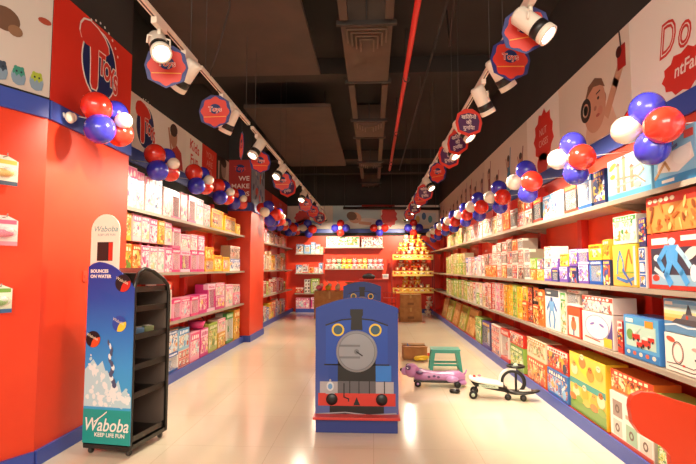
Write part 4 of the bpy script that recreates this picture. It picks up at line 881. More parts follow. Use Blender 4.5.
def track_spot(x, y, tgt, label, grp, watts=SPOT_W, size=96):
    t = thing('track_spotlight', label, 'spotlight', (x, y, 3.0), 0, grp)
    mb = MB(); mb.box((0, 0, -.008), (.038, .17, .045), TRW, bev=.004); mb.build('adapter', t)
    d = (Vector(tgt) - Vector((x, y, 2.86))).normalized(); piv = Vector((0, 0, -.14))
    mb = MB(); mb.tube([(0, 0, -.03), (0, 0, -.09)], .014, TRW, 8); side = d.cross(Vector((0, 0, 1))).normalized()
    for q in (-1, 1): mb.tube([Vector((0, 0, -.085)), Vector((0, 0, -.09)) + side * q * .07, piv + side * q * .072], .007, TRW, 6)
    mb.build('yoke', t)
    q_ = d.to_track_quat('Z', 'Y').to_matrix().to_4x4(); B = Matrix.Translation(piv) @ q_
    mb = MB(); mb.M = B; mb.lathe([(0, -.115), (.048, -.115), (.060, -.10), (.060, .045)], TRW, 20); mb.build('lamp_head', t)
    mb = MB(); mb.M = B; mb.lathe([(.060, .044), (.064, .046), (.064, .100), (.058, .101), (.058, .046)], mat('1a1512', .4), 20); mb.build('black_collar', t)
    mb = MB(); mb.M = B; mb.lathe([(.064, .100), (.066, .102), (.066, .140), (.052, .141), (.050, .122)], TRW, 20); mb.build('rim', t)
    mb = MB(); mb.M = B; mb.lathe([(0, .126), (.050, .124)], GLOW, 20); mb.build('lens', t)
    ld = bpy.data.lights.new('spot_lamp', 'SPOT'); ld.energy = watts; ld.spot_size = math.radians(size); ld.spot_blend = .7; ld.color = LIGHT_COL; ld.shadow_soft_size = .05
    lo = bpy.data.objects.new('spot_lamp', ld); COL.objects.link(lo); lo.parent = t; lo.location = piv + d * .15; lo.rotation_euler = d.to_track_quat('-Z', 'Y').to_euler()
LS = [(3.12, (-.35, 1.6, 1.1)), (3.62, (-2.6, 4.2, 1.6)), (4.55, (-2.3, 3.2, .8)), (4.78, (-2.5, 5.3, .9)), (5.95, (-2.4, 4.8, .7)), (7.45, (-2.4, 6.0, 1.0)), (8.75, (-2.5, 7.4, 1.1)), (9.95, (-2.0, 8.4, .6)), (11.0, (-2.6, 9.9, 1.2)), (12.5, (-2.4, 11.6, 1.2)), (13.9, (-1.6, 12.2, .9))]
for i, (y, tg) in enumerate(LS): track_spot(-1.40, y, tg, 'white cylindrical spotlight with black collar on left track, %s from the entrance' % ORD[i], 'spotlights on the left track', SPOT_W * (.8, .6, .8, .35, .4, .7, .9, 1, 1, 1, 1)[i])
RS = [(2.95, (1.95, 2.4, 1.7)), (3.70, (1.95, 4.2, 1.5)), (4.30, (1.9, 4.9, 1.2)), (5.25, (1.9, 4.7, 1.4)), (6.1, (1.9, 5.3, 1.1)), (7.5, (1.9, 6.7, 1.2)), (8.6, (1.9, 7.8, 1.2)), (9.5, (1.9, 8.7, 1.1)), (10.9, (1.9, 10.2, 1.2)), (12.4, (1.7, 11.6, 1.2)), (13.9, (1.2, 12.6, 1.0))]
RS2 = [(14.5, (.7, 16.2, 1.2))]
for i, (y, tg) in enumerate(RS): track_spot(.95, y, tg, 'white cylindrical spotlight with black collar on right track, %s from the entrance' % ORD[i], 'spotlights on the right track')

track_spot(-1.40, 14.45, (-1.2, 16.2, 1.3), 'added white spotlight brightening the back wall, far end of left track', 'spotlights on the left track', 260)  # extra spotlight, added to brighten the back of the shop
track_spot(.95, 14.45, (.6, 16.2, 1.3), 'added white spotlight brightening the back wall, far end of right track', 'spotlights on the right track', 260)  # its right-hand twin, likewise added for more light at the back
# ---------------- hanging sign cards
SCARD = mat('2a2f6e', .4); SRED = mat('cc3322', .4); GOLDL = mat('e0983c', .4)
def hang_sign(x, y, z, rz, kind, label, s=1.0):
    t = thing('hanging_sign', label, 'sign', (x, y, z), rz, 'cards hanging from the light tracks')
    hexa = [(.15, .0), (.125, .10), (.045, .155), (-.045, .155), (-.125, .10), (-.15, 0), (-.125, -.10), (0, -.16), (.125, -.10)]
    mb = MB(); back, front = (SCARD, SRED) if kind == 'logo' else (SRED, mat('4a2450', .4))
    mb.prism([(p[0] * s, p[1] * s) for p in hexa], 0, .004, back)
    if kind == 'logo':
        pts = [(.125 * s * (1 + .07 * math.cos(8 * a)) * math.cos(a), .135 * s * (1 + .07 * math.cos(8 * a)) * math.sin(a)) for a in [2 * PI * k / 40 for k in range(40)]]
        mb.flat(pts, 0, front, .001)
        mb.disc(0, .025 * s, .052 * s, .048 * s, -.001, NAVY, 18, 0, .001); mb.text('Toys', 0, .02 * s, .062 * s, -.002, mat('e8d8c8', .4), .001, offset=.0035 * s); mb.text('Toys', 0, .02 * s, .062 * s, -.003, SRED, .001, offset=.001 * s)
        mb.line([(-.10 * s, -.055 * s), (.10 * s, -.045 * s)], .007 * s, -.001, GOLDL, .001)
    else:
        mb.flat([(p[0] * s * .80, p[1] * s * .80) for p in [(.15, .02), (.12, .11), (0, .14), (-.12, .11), (-.15, .02), (-.13, -.10), (0, -.15), (.13, -.10)]], 0, front, .001)
        for i, tx in enumerate(('खिलौनों', 'की', 'दुनिया')): mb.text(tx, 0, (.062 - .06 * i) * s, .058 * s, -.001, mat('e6d4c8', .4), .001, offset=.0008)
    mb.build('card', t)
    mb = MB(); hz = 3.013 - z
    for q in (-1, 1): mb.tube([(q * .04 * s, .002, .15 * s), (0 + q * .004, .002, hz)], .001, DGREY, 4)
    mb.build('thread', t)
SG = [(-1.40, 3.25, 2.77, .25, 'logo', .95), (-1.40, 4.30, 2.79, .1, 'logo', .95), (-1.40, 5.2, 2.70, -1.15, 'logo', .95), (-1.40, 6.1, 2.72, .5, 'logo', .9), (-1.40, 7.6, 2.74, .3, 'logo', 1.0), (-1.40, 8.1, 2.72, -.2, 'hindi', 1.0), (-1.40, 10.3, 2.72, .2, 'logo', 1.0), (-1.40, 11.6, 2.72, 0, 'logo', 1.0), (-1.40, 13.1, 2.72, .3, 'hindi', 1.0)]
for i, (x, y, z, r, k, s) in enumerate(SG): hang_sign(x, y, z, r, k, '%s hanging card under the left light track, %s from the entrance' % ('red and blue badge' if k == 'logo' else 'purple lettered', ORD[i]), s)
SG = [(.95, 3.05, 2.87, -.25, 'logo', .95), (.95, 3.40, 2.83, .15, 'logo', .95), (.95, 4.9, 2.83, .1, 'hindi', .9), (.95, 5.55, 2.80, -.75, 'hindi', .95), (.95, 6.2, 2.79, .35, 'hindi', 1.0), (.95, 7.3, 2.79, -.7, 'logo', 1.0), (.95, 9.1, 2.77, .1, 'hindi', 1.0), (.95, 9.9, 2.77, -.3, 'logo', 1.0), (.95, 11.4, 2.77, .2, 'hindi', 1.0), (.95, 12.9, 2.77, 0, 'logo', 1.0)]
for i, (x, y, z, r, k, s) in enumerate(SG): hang_sign(x, y, z, r, k, '%s hanging card under the right light track, %s from the entrance' % ('red and blue badge' if k == 'logo' else 'purple lettered', ORD[i]), s)

# ================================================================== BALLOONS
BB = mat('3a38b8', .18, coat=.6); BR = mat('dd3020', .18, coat=.6); BW = mat('efe2cc', .2, coat=.5)
def cluster(x, y, z, rz, spec, label, grp, sc=1.0, wall=None):
    t = thing('balloon_cluster', label, 'balloons', (x, y, z), rz, grp)
    for (dx, dy, dz, r, m) in spec:
        mb = MB(); c = Vector((dx, dy, dz)) * sc; d = c.normalized() if c.length > 1e-3 else Vector((0, -1, 0)); q = d.to_track_quat('Z', 'Y').to_matrix().to_4x4()
        mb.M = Matrix.Translation(c) @ q; R_ = r * sc
        prof = [(0, R_ * 1.02)] + [(R_ * math.sin(a), R_ * math.cos(a) * (1.02 if a < PI / 2 else 1.14)) for a in [PI * k / 14 for k in range(1, 13)]] + [(R_ * .10, -R_ * 1.13), (R_ * .07, -R_ * 1.17), (R_ * .13, -R_ * 1.24), (0, -R_ * 1.24)]
        mb.lathe(prof[::-1], m, 22); mb.build('balloon', t)
    wv = Vector((0, YB - .03 - y, .02)) if abs(rz) < .01 else (Vector((XR - .02 - x, 0, .05)) if x > 0 else Vector(((-2.352 if 9.5 < y < 10.68 else (-2.40 if y < 4.7 else XL + .02)) - x, 0, .05)))
    wv.rotate(Matrix.Rotation(-rz, 3, 'Z')); mb = MB(); mb.tube([Vector((0, 0, 0)), wv], .004, WHITE, 6); mb.build('tie', t)
    return t
LSP = [(-.10, -.06, .085, .118, BR), (-.085, -.10, -.10, .120, BB), (.11, -.04, -.085, .108, BR), (.10, .03, .10, .105, BB), (.085, -.15, .0, .066, BW)]
RSP = [(-.02, -.02, .13, .118, BB), (.13, -.10, -.03, .122, BR), (-.14, -.08, .005, .098, BW), (.01, -.03, -.15, .115, BB), (-.12, .06, .10, .105, BR)]
BSP = [(0, -.05, .13, .105, BR), (0, -.05, -.13, .105, BR), (.15, -.05, 0, .11, BB), (-.15, -.05, 0, .11, BB), (0, -.14, 0, .06, BW)]
BS2 = [(0, -.05, .13, .105, BB), (0, -.05, -.13, .105, BB), (.15, -.05, 0, .11, BR), (-.15, -.05, 0, .11, BR), (0, -.14, 0, .06, BW)]
for i, (x, y, z, s) in enumerate([(-2.16, 3.86, 2.58, .98), (-2.44, 5.55, 2.59, 1.0), (-2.44, 6.78, 2.62, 1.0), (-2.46, 7.90, 2.62, 1.0)]):
    cluster(x, y, z, PI / 2 - .6, LSP, 'red blue and white balloon cluster on the left side, %s from the entrance' % ORD[i], 'balloon clusters on the left wall', s)
cluster(-2.47, 8.85, 2.64, PI / 2 - .8, LSP, 'red blue and white balloon cluster just before the pillar', 'balloon clusters on the left wall', .95)
for i, (x, y, z) in enumerate([(-2.06, 9.75, 2.48), (-2.10, 10.6, 2.50), (-2.46, 11.9, 2.55), (-2.46, 13.1, 2.58), (-2.46, 14.3, 2.58), (-2.46, 15.3, 2.60)]):
    cluster(x, y, z, PI / 2 - .8, LSP if i % 2 else RSP, 'red blue and white balloon cluster beyond the pillar, %s from it' % ORD[i], 'balloon clusters on the left wall', 1.0)
for i, (y, z, s) in enumerate([(3.36, 2.53, 1.0), (4.60, 2.52, 1.0), (6.0, 2.55, 1.05), (7.30, 2.55, 1.0), (8.7, 2.58, 1.05), (10.0, 2.58, 1.0), (11.4, 2.58, 1.05), (12.8, 2.58, 1.0), (14.2, 2.56, 1.05), (15.3, 2.54, 1.0)]):
    cluster(1.70, y * .915, 1.4 + (z - 1.4) * .93 - (.20 if y < 3.5 else .125), -PI / 2 + .55, RSP, 'blue red and white balloon cluster on the right wall, %s from the entrance' % ORD[i], 'balloon clusters on the right wall', s * .88)
for i, (x, sp) in enumerate([(-2.05, RSP), (-1.02, BSP), (.20, BS2), (1.28, BSP)]):
    cluster(x, 15.80, 2.66, 0, sp, 'flower-shaped balloon cluster on the back wall, %s from the left' % ORD[i], 'balloon clusters on the back wall', 1.15)
mb = MB(); mb.tube([(0, -.004, .03), (.01, -.02, .0)], .012, WHITE, 8); mb.ball((.02, -.05, 0), .05, BW, .045, .03); mb.ball((.055, -.05, .012), .034, BW, .036, .03)
t = mb.build('crumpled_balloon', None, (-2.385, 3.66, 2.56), PI / 2); tag(t, 'small shrunken cream balloon on the corner of entrance block', 'balloon')
#@@MARK3
# ================================================================== FLOOR STAND WITH BALLS
def grad(name, stops, z0, z1, rough=.3):
    m = bpy.data.materials.new(name); m.use_nodes = True; n, l, b = nodes(m)
    tc = n.new('ShaderNodeTexCoord'); sp = n.new('ShaderNodeSeparateXYZ'); mr = n.new('ShaderNodeMapRange'); cr = n.new('ShaderNodeValToRGB')
    mr.inputs['From Min'].default_value = z0; mr.inputs['From Max'].default_value = z1
    l.new(tc.outputs['Object'], sp.inputs[0]); l.new(sp.outputs[2], mr.inputs[0]); l.new(mr.outputs[0], cr.inputs[0])
    for i, (p, c) in enumerate(stops):
        e = cr.color_ramp.elements[i] if i < 2 else cr.color_ramp.elements.new(p)
        e.position = p; e.color = hx(c)
    l.new(cr.outputs[0], b.inputs['Base Color']); b.inputs['Roughness'].default_value = rough; return m
t = thing('ball_display_stand', 'tall black wheeled stand with blue water-ball picture by the entrance block', 'display stand', (-1.995, 3.735, 0), math.radians(-8.7))
PANEL = grad('printed_sea_panel', [(0, '3fa8d8'), (1, '20389a'), (.30, '3a9ade'), (.55, '2a78cc'), (.78, '2450b0')], .34, 1.40)
TEAL = mat('1f9c94', .35); SPL = mat('e6efef', .4); SPL2 = mat('b9dbe4', .4)
mb = MB()
top = [(.20, 1.25), (.17, 1.285), (.12, 1.335), (.06, 1.385), (0, 1.42), (-.06, 1.44), (-.11, 1.447), (-.16, 1.435), (-.20, 1.41)]
mb.prism([(-.20, .09), (.20, .09)] + top, 0, .012, PANEL)
mb.rect(-.2, .2, .09, .34, 0, TEAL, .001)
rw = random.Random(5)
mb.flat([(-.199, .36), (.199, .36), (.199, .44), (.15, .50), (.12, .47), (.09, .56), (.05, .50), (.03, .60), (-.02, .62), (-.05, .70), (-.09, .66), (-.13, .71), (-.199, .63)], 0, SPL2, .0008)
for i in range(90):     # splash: clustered droplets thrown up and to the left
    x = rw.uniform(-.18, .18); top_ = .50 + .20 * max(0, -x / .18 + .4); z = rw.uniform(.37, top_); r_ = rw.uniform(.006, .024); mb.disc(x, z, r_, r_ * rw.uniform(.6, 1.6), -.001 - i * .00003, rw.choice([SPL, SPL, SPL, SPL2]), 7, rw.uniform(0, 3), .0003)
for i in range(14): mb.disc(.05 + .012 * math.sin(i * 1.3) - .006 * i * .5, .50 + i * .026, .020 - .0009 * i, .024, -.004 - i * .0001, mat('4c5878', .4) if i % 3 else SPL, 8, .2, .0003)
for cx, cz, r, c1, c2 in ((.105, 1.285, .066, '17141c', 'cf2f22'), (-.135, .86, .062, '1b1a20', 'e2542c'), (.085, .98, .060, '2a4fae', 'ecd040')):
    mb.disc(cx, cz, r, r, -.003, mat(c1, .3), 28, 0, .001); pts = [(cx + r * .98 * math.cos(a), cz + r * .98 * math.sin(a)) for a in [(-1.9 + 2.2 * k / 12) for k in range(13)]]; mb.flat(pts + [(cx + r * .1, cz + r * .1), (cx - r * .15, cz - r * .3)], -.004, mat(c2, .3), .001)
    mb.text('Waboba', cx - r * .1, cz + r * .3, r * .5, -.005, mat('f0e6c8', .4), .001, rot=-.4)
mb.text('BOUNCES', -.18, 1.375, .034, 0, WHITE, .001, offset=.0016, align='LEFT'); mb.text('ON WATER', -.18, 1.335, .034, 0, WHITE, .001, offset=.0016, align='LEFT')
mb.text('Waboba', -.005, .225, .135, -.001, WHITE, .001, offset=.0015, shear=.25, sx=.82); mb.line([(-.1, .25), (-.03, .30), (.0, .325)], .008, -.001, WHITE)
mb.text('KEEP LIFE FUN', .03, .155, .040, -.001, WHITE, .001, offset=.001); mb.build('front_panel', t)
mb = MB(); R0 = .125; cx = -.072
mb.prism([(cx - R0, 1.30), (cx + R0, 1.30)] + [(cx + R0 * math.cos(a), 1.685 + R0 * 1.05 * math.sin(a)) for a in [PI * k / 16 for k in range(17)]], .013, .019, mat('f0ebd8', .4))
mb.text('Waboba', cx, 1.70, .062, .013, mat('2f9aa0', .4), .001, shear=.2); mb.text('KEEP LIFE FUN', cx + .01, 1.655, .024, .013, mat('6a8a90', .4), .001)
mb.rect(cx - .068, cx + .068, 1.455, 1.60, .013, mat('2b1c1a', .4), .001); mb.rect(cx + .026, cx + .030, 1.455, 1.60, .012, mat('15110f', .4), .001); mb.rect(cx + .032, cx + .068, 1.458, 1.597, .012, mat('c8301f', .4), .001)
o = mb.build('header_card', t); o['label'] = 'cream arched card with a small dark window'
FR = mat('171310', .35, coat=.3)
prof = [(.2, .02, .06), (.2, .02, 1.27), (.2, .06, 1.36), (.2, .14, 1.395), (.2, .24, 1.38), (.2, .40, 1.31), (.2, .47, 1.26), (.2, .49, 1.18), (.2, .49, .06)]
for q in (1, -1): mb = MB(); mb.tube([(q * .19, p[1], p[2]) for p in prof], .016, FR, 8); mb.build('side_frame', t)
mb = MB(); mb.M = Matrix.Rotation(PI / 2, 4, 'Z'); mb.prism([(p[1], p[2]) for p in prof], .176, .184, mat('4a4039', .35))
mb.build('left_side_panel', t)
mb = MB(); pts = prof[2:7]
for a, b in zip(pts, pts[1:]): mb.quad([(-.18, a[1], a[2]), (.18, a[1], a[2]), (.18, b[1], b[2]), (-.18, b[1], b[2])], mat('b5a698', .4)); mb.quad([(-.18, b[1], b[2] + .006), (.18, b[1], b[2] + .006), (.18, a[1], a[2] + .006), (-.18, a[1], a[2] + .006)], FR)
mb.build('curved_hood', t)
mb = MB(); mb.box((0, .492, .65), (.37, .006, 1.18), mat('6e5e54', .35)); mb.build('rear_panel', t)
for z in (.10, .42, .63, .86, 1.07, 1.22):
    mb = MB(); mb.box((0, .25, z), (.36, .46, .014), FR); mb.box((.178, .25, z + .016), (.008, .46, .045), FR, bev=.002); mb.build('shelf', t)
mb = MB(); mb.box((0, .255, .065), (.39, .50, .03), FR); mb.build('base_frame', t)
for qx in (-.16, .16):
    for qy in (.05, .46):
        mb = MB(); mb.lathe([(0, -.012), (.022, -.012), (.024, -.006), (.024, .006), (.022, .012), (0, .012)], mat('3a3632', .4), 14, axis='x', c=(qx, qy, .0245)); mb.box((qx, qy, .045), (.034, .03, .012), STEEL); mb.build('castor_wheel', t)
for i, (y, c, lab) in enumerate([(.12, 'd8b49a', 'small cream packet on a black stand shelf, nearest the front'), (.24, '5f86a8', 'small blue packet on a black stand shelf, middle one'), (.36, '8a9a6a', 'small olive packet on a black stand shelf, rearmost')]):
    a = math.radians(-8.7); lx, ly = .08, y
    p = (-1.995 + lx * math.cos(a) - ly * math.sin(a), 3.735 + lx * math.sin(a) + ly * math.cos(a), .869)
    mb = MB(); mb.box((0, 0, .03), (.09, .07, .06), mat(c, .35), bev=.012); mb.box((0, -.002, .062), (.05, .05, .003), WHITE); o = mb.build('toy_packet', None, p, .5 * i); tag(o, lab, 'packet', 'packets on the black stand')

# ================================================================== TRAIN DISPLAY BOARDS
BOARD = grad('blue_train_board', [(0, '58659c'), (1, '183a90'), (.35, '284494')], .14, 1.1, .35)
def train_stand(label, loc, rz):
    t = thing('train_display_stand', label, 'display stand', loc, rz, 'blue train display stands')
    arch = [(.36 - .72 * k / 16, 1.05 + .09 * math.sin(PI * k / 16)) for k in range(17)]
    mb = MB(); mb.prism([(-.36, .12), (.36, .12)] + arch, 0, .03, BOARD, mat('b8343a', .4)); mb.build('arched_board', t)
    D = mat('1f3f8f', .35); K = mat('171314', .35); G = mat('8f9298', .35); Gd = mat('6f7278', .4); R = mat('c8362a', .35); LB = mat('2f76c8', .35); Y = mat('e2c23a', .35); PK = mat('a8a4a8', .4)
    mb = MB()
    mb.flat([(-.27, .56), (.27, .56), (.27, .90)] + [(.27 - .54 * k / 10, .90 + .055 * math.sin(PI * k / 10)) for k in range(1, 10)] + [(-.27, .90)], 0, mat('1f48a4', .35), .001)
    mb.line([(-.27, .90), (-.14, .945), (0, .96), (.14, .945), (.27, .90)], .012, -.001, K, .001); mb.line([(-.28, .56), (.28, .56)], .012, -.001, K, .001)
    mb.rect(-.165, .165, .30, .62, -.001, K, .001); mb.rect(-.245, -.165, .42, .56, -.001, D, .001); mb.rect(.165, .30, .42, .555, -.001, LB, .001)
    mb.rect(-.32, .32, .317, .415, 0, PK, .001); mb.rect(-.165, .165, .317, .42, -.002, mat('5d5a5e', .4), .001)
    for x in (-.06, .02, .11, .24): mb.line([(x, .42), (x, .318)], .008, -.0035, K, .001)
    mb.rect(-.235, .235, .125, .225, -.001, K, .001); mb.rect(-.335, .335, .21, .317, -.002, R, .001)
    mb.flat([(-.03, .215), (.03, .215), (0, .285)], -.003, K, .001); mb.line([(-.11, .40), (-.11, .285), (-.07, .27), (-.07, .25)], .01, -.004, K, .001)
    mb.line([(-.34, .14), (-.1, .155), (.1, .135), (.34, .15)], .01, -.002, PK, .001)
    mb.flat([(-.052, .86), (.052, .86), (.046, .97), (.056, .99), (.056, 1.04), (-.056, 1.04), (-.056, .99), (-.046, .97)], -.003, K, .001)
    mb.build('printed_engine', t)
    mb = MB(); mb.lathe([(.18, 0), (.178, .008), (.15, .012), (0, .012)], G, 40, axis='y', c=(0, 0, .675)); mb.ringz(0, .675, .155, .162, -.0125, Gd, 36, .002)
    for z in (-.05, .05): mb.rect(-.15, .03, .675 + z - .009, .675 + z + .009, -.0125, Gd, .002)
    mb.disc(0, .675, .022, .022, -.0145, Gd, 16, 0, .003); mb.line([(0, .675), (.05, .64)], .01, -.0175, K, .002); o = mb.build('smokebox_door', t); o['label'] = 'plain grey round door'
    # lathe profile faces the aisle
    for q in (-1, 1):
        mb = MB(); mb.ringz(q * .163, .86, .040, .055, -.001, Y, 24, .002); mb.disc(q * .163, .86, .04, .04, -.001, mat('3f5a6a', .15), 20, 0, .001); mb.build('round_window', t)
        mb = MB(); mb.lathe([(.05, 0), (.05, .006), (.045, .012), (0, .014)], K, 24, axis='y', c=(q * .216, -.003, .265)); mb.build('buffer', t)
    mb = MB(); mb.flat([(-.27, .31), (-.19, .31), (-.195, .335), (-.265, .335)], -.003, PK, .002); mb.disc(-.23, .375, .032, .04, -.003, mat('d0d0d0', .3), 16, 0, .003); mb.disc(-.23, .375, .02, .025, -.006, mat('6a9ac8', .3), 14, 0, .001); mb.disc(-.23, .425, .01, .012, -.003, PK, 8, 0, .002); mb.build('lantern', t)
    mb = MB(); mb.box((0, .16, .06), (.70, .44, .12), mat('2b3a80', .4), bev=.004); mb.build('plinth', t)
    mb = MB(); mb.box((0, .15, .13), (.74, .52, .022), mat('c9382e', .4), bev=.004); mb.build('ledge', t)
    mb = MB(); mb.box((0, .20, .60), (.62, .02, .91), mat('b8343a', .4)); mb.build('back_panel', t)
    for q in (-1, 1): mb = MB(); mb.box((q * .32, .12, .56), (.02, .18, .84), mat('b8343a', .4)); mb.build('side_panel', t)
    for z in (.42, .72): mb = MB(); mb.box((0, .29, z), (.60, .16, .015), mat('b8343a', .4)); mb.build('rear_shelf', t)
train_stand('nearer blue arched stand picturing a steam engine front, middle of floor', (-.145, 4.42, 0), 0)
train_stand('farther blue arched engine stand, half hidden behind the nearer one', (-.21, 9.6, 0), 0)

# ================================================================== RED PANEL STAND AT THE ENTRANCE, RIGHT
t = thing('curved_display_stand', 'orange-red curved panel stand at the right edge, nearest the entrance', 'display stand', (1.27, 2.60, 0), math.radians(2))
ORR = mat('d8401f', .38)
pr = [(0, .712), (.005, .745), (.02, .768), (.06, .785), (.14, .777), (.245, .742), (.36, .708), (.44, .69), (.50, .68), (.50, .02), (.193, .02), (.193, .38), (.188, .478), (.16, .515), (.115, .54), (.047, .58), (.01, .634)]
mb = MB(); mb.prism(pr, 0, .035, ORR); mb.build('curved_panel', t)
mb = MB(); mb.box((.345, .017, .012), (.29, .20, .024), ORR, bev=.004); mb.build('foot_plate', t)
mb = MB(); mb.box((.48, .10, .34), (.03, .125, .60), ORR, bev=.004); mb.build('rear_brace', t)

# ================================================================== PACKS HANGING ON THE ENTRANCE WALL
for i, (z, c1, c2, c3, lab, h) in enumerate([(1.96, 'f2eadc', 'e8c45a', '4a5a6a', 'white and yellow bubble pack, topmost on the entrance wall hooks', .20), (1.55, 'f0dcd8', 'e06a86', 'e890a0', 'pink and white bubble pack, middle of the entrance wall hooks', .20), (1.10, 'e8ecd8', '7fae4a', '3f6a9a', 'green and white bubble pack, lowest on the entrance wall hooks', .19)]):
    t = thing('bubble_pack', lab, 'toy pack', (FL.x + FD.x * .32, FL.y + FD.y * .32, z), FANG, 'packs hung on the entrance wall')
    q = -.05 - (.03 if i == 1 else 0)
    mb = MB(); mb.prism([(-.10, .0), (.10, 0), (.10, h - .03), (.03, h), (-.03, h), (-.10, h - .03)], q, q + .004, mat(c1, .4)); mb.rect(-.09, .09, h * .72, h * .86, q, mat(c2, .4)); mb.rect(-.1, .1, 0, h * .14, q, mat(c3, .4)); mb.build('backing_card', t)
    mb = MB(); mb.ball((0, q - .022, h * .40), .062, mat(c2, .3), .028, h * .2); mb.ball((.02, q - .035, h * .5), .03, mat(c1, .3), .02, .03); mb.build('toy', t)
    mb = MB(); mb.ball((0, q - .024, h * .42), .078, PANE, .04, h * .28); mb.build('clear_blister', t)
    mb = MB(); mb.tube([(0, -.001, h - .015), (0, q - .05, h - .012), (0, q - .055, h + .01)], .004, STEEL, 6); o = mb.build('wall_hook', None, t.location, FANG); tag(o, 'steel hook holding the %s pack on the entrance wall' % ['topmost', 'middle', 'lowest'][i], 'hook', 'hooks on the entrance wall')
mb = MB(); mb.box((0, -.003, 0), (.05, .006, .09), mat('d8492e', .4), bev=.004); mb.box((0, -.007, 0), (.02, .004, .03), mat('c23a24', .4), bev=.002); o = mb.build('wall_switch', None, (-2.399, 4.06, 1.33), PI / 2); tag(o, 'small red switch plate on the red entrance block', 'switch')

# ================================================================== RIDE-ON TOYS ON THE FLOOR
PUR = mat('bf82b8', .3, coat=.4); PURL = mat('cfa0d6', .3, coat=.4); DPUR = mat('5a3a6a', .35); K = mat('15130f', .35)
def loft(mb, rings, m, n=16):
    """rings: (x, y, z, half width along y, half height)"""
    R = []
    for (x, y, z, wy, hz) in rings:
        R.append([mb.bm.verts.new((x, y + wy * math.copysign(abs(math.cos(2 * PI * k / n)) ** .8, math.cos(2 * PI * k / n)), z + hz * math.copysign(abs(math.sin(2 * PI * k / n)) ** .8, math.sin(2 * PI * k / n)))) for k in range(n)])
    fs = []
    for A, B in zip(R, R[1:]):
        for k in range(n): fs.append(mb.bm.faces.new((A[k], A[(k + 1) % n], B[(k + 1) % n], B[k])))
    fs.append(mb.bm.faces.new(R[0][::-1])); fs.append(mb.bm.faces.new(R[-1]))
    mb._fin([v for r in R for v in r], fs, m, True)
t = thing('dog_ride_on', 'lavender dog-shaped ride-on toy on the floor in front of the stool', 'ride-on toy', (.72, 6.12, 0), math.radians(-4))
mb = MB(); loft(mb, [(-.24, 0, .13, .03, .03), (-.22, 0, .13, .075, .065), (-.12, 0, .125, .09, .065), (.0, 0, .12, .085, .05), (.12, 0, .12, .09, .05), (.22, 0, .125, .10, .06), (.30, 0, .12, .09, .06), (.35, 0, .11, .05, .04), (.37, 0, .11, .01, .01)], PUR)
for q in (-1, 1): mb.ball((.21, q * .08, .10), .075, PURL, .04, .05); mb.ball((.33, q * .06, .06), .05, PUR, .03, .04)
mb.build('body', t)
mb = MB(); mb.ball((-.26, 0, .175), .09, PUR, .085, .085); mb.ball((-.335, 0, .165), .055, PURL, .05, .04); mb.build('head', t)
mb = MB(); mb.ball((-.385, 0, .18), .018, K, .02, .015); mb.build('nose', t)
for q in (-1, 1):
    mb = MB(); mb.ball((-.30, q * .055, .215), .034, DPUR, .03, .034); mb.ball((-.312, q * .075, .215), .018, mat('e8e4ea', .2), .012, .018); mb.ball((-.318, q * .084, .215), .009, K, .007, .009); mb.build('eye', t)
    mb = MB(); mb.ball((-.17, q * .092, .17), .045, DPUR, .02, .065); mb.ball((-.17, q * .105, .165), .027, PURL, .012, .042); mb.build('ear', t)
    mb = MB(); mb.lathe([(0, -.016), (.034, -.016), (.038, -.010), (.038, .010), (.034, .016), (0, .016)], K, 18, axis='y', c=(-.19, q * .085, .038)); mb.lathe([(0, -.018), (.014, -.018), (.014, .018), (0, .018)], PURL, 10, axis='y', c=(-.19, q * .085, .038)); mb.build('front_wheel', t)
    mb = MB(); mb.lathe([(0, -.016), (.034, -.016), (.038, -.010), (.038, .010), (.034, .016), (0, .016)], K, 18, axis='y', c=(.27, q * .085, .038)); mb.build('rear_wheel', t)
mb = MB(); mb.box((.02, 0, .062), (.52, .12, .03), K, bev=.008); mb.build('undercarriage', t)
mb = MB(); mb.tube([(.33, 0, .13), (.37, 0, .16), (.385, 0, .20)], .014, PUR, 8, .008); mb.build('tail', t)
mb = MB()
for x, z in ((-.06, .14), (.0, .15), (.05, .14)): mb.disc(x, z - .02, .018, .014, -.089, DPUR, 10, 0, .002)
mb.build('side_spots', t)

t = thing('swing_car', 'white and black swing car with ring front beside the right shelves', 'ride-on toy', (1.395, 5.56, 0), math.radians(-14))
SWH = mat('ece8dc', .3, coat=.3); SGR = mat('b8c8b0', .35)
mb = MB(); loft(mb, [(-.36, 0, .215, .02, .008), (-.35, 0, .205, .09, .022), (-.28, 0, .19, .115, .026), (-.18, 0, .175, .11, .026), (-.06, 0, .16, .09, .026), (.0, 0, .15, .07, .026)], SWH); mb.build('seat', t)
mb = MB(); loft(mb, [(-.34, 0, .18, .05, .012), (-.30, 0, .155, .095, .028), (-.18, 0, .135, .10, .030), (-.06, 0, .115, .085, .030), (.04, 0, .10, .06, .028)], K); mb.build('under_shell', t)
mb = MB(); mb.rect(-.25, -.05, .125, .158, -.1015, SGR, .003); mb.text('SWING CAR', -.15, .141, .026, -.1045, K, .001); mb.build('side_sticker', t)
mb = MB(); mb.ball((-.30, -.03, .226), .016, mat('d0403a', .3), .014, .006); mb.ball((-.25, .04, .222), .018, mat('d88a98', .3), .014, .005); mb.build('seat_print', t)
mb = MB(); mb.tube([(.10 + .115 * math.cos(a), 0, .185 + .115 * math.sin(a)) for a in [2 * PI * k / 32 for k in range(32)]], .020, K, 10, closed=True); mb.build('ring_frame', t)
mb = MB(); mb.tube([(.10 + .135 * math.cos(a), 0, .185 + .135 * math.sin(a)) for a in [PI * (.42 + .62 * k / 16) for k in range(17)]], .018, SWH, 10); mb.build('ring_cover', t)
mb = MB(); mb.tube([(.13, 0, .085), (.13, 0, .345)], .012, K, 10); mb.build('steering_column', t)
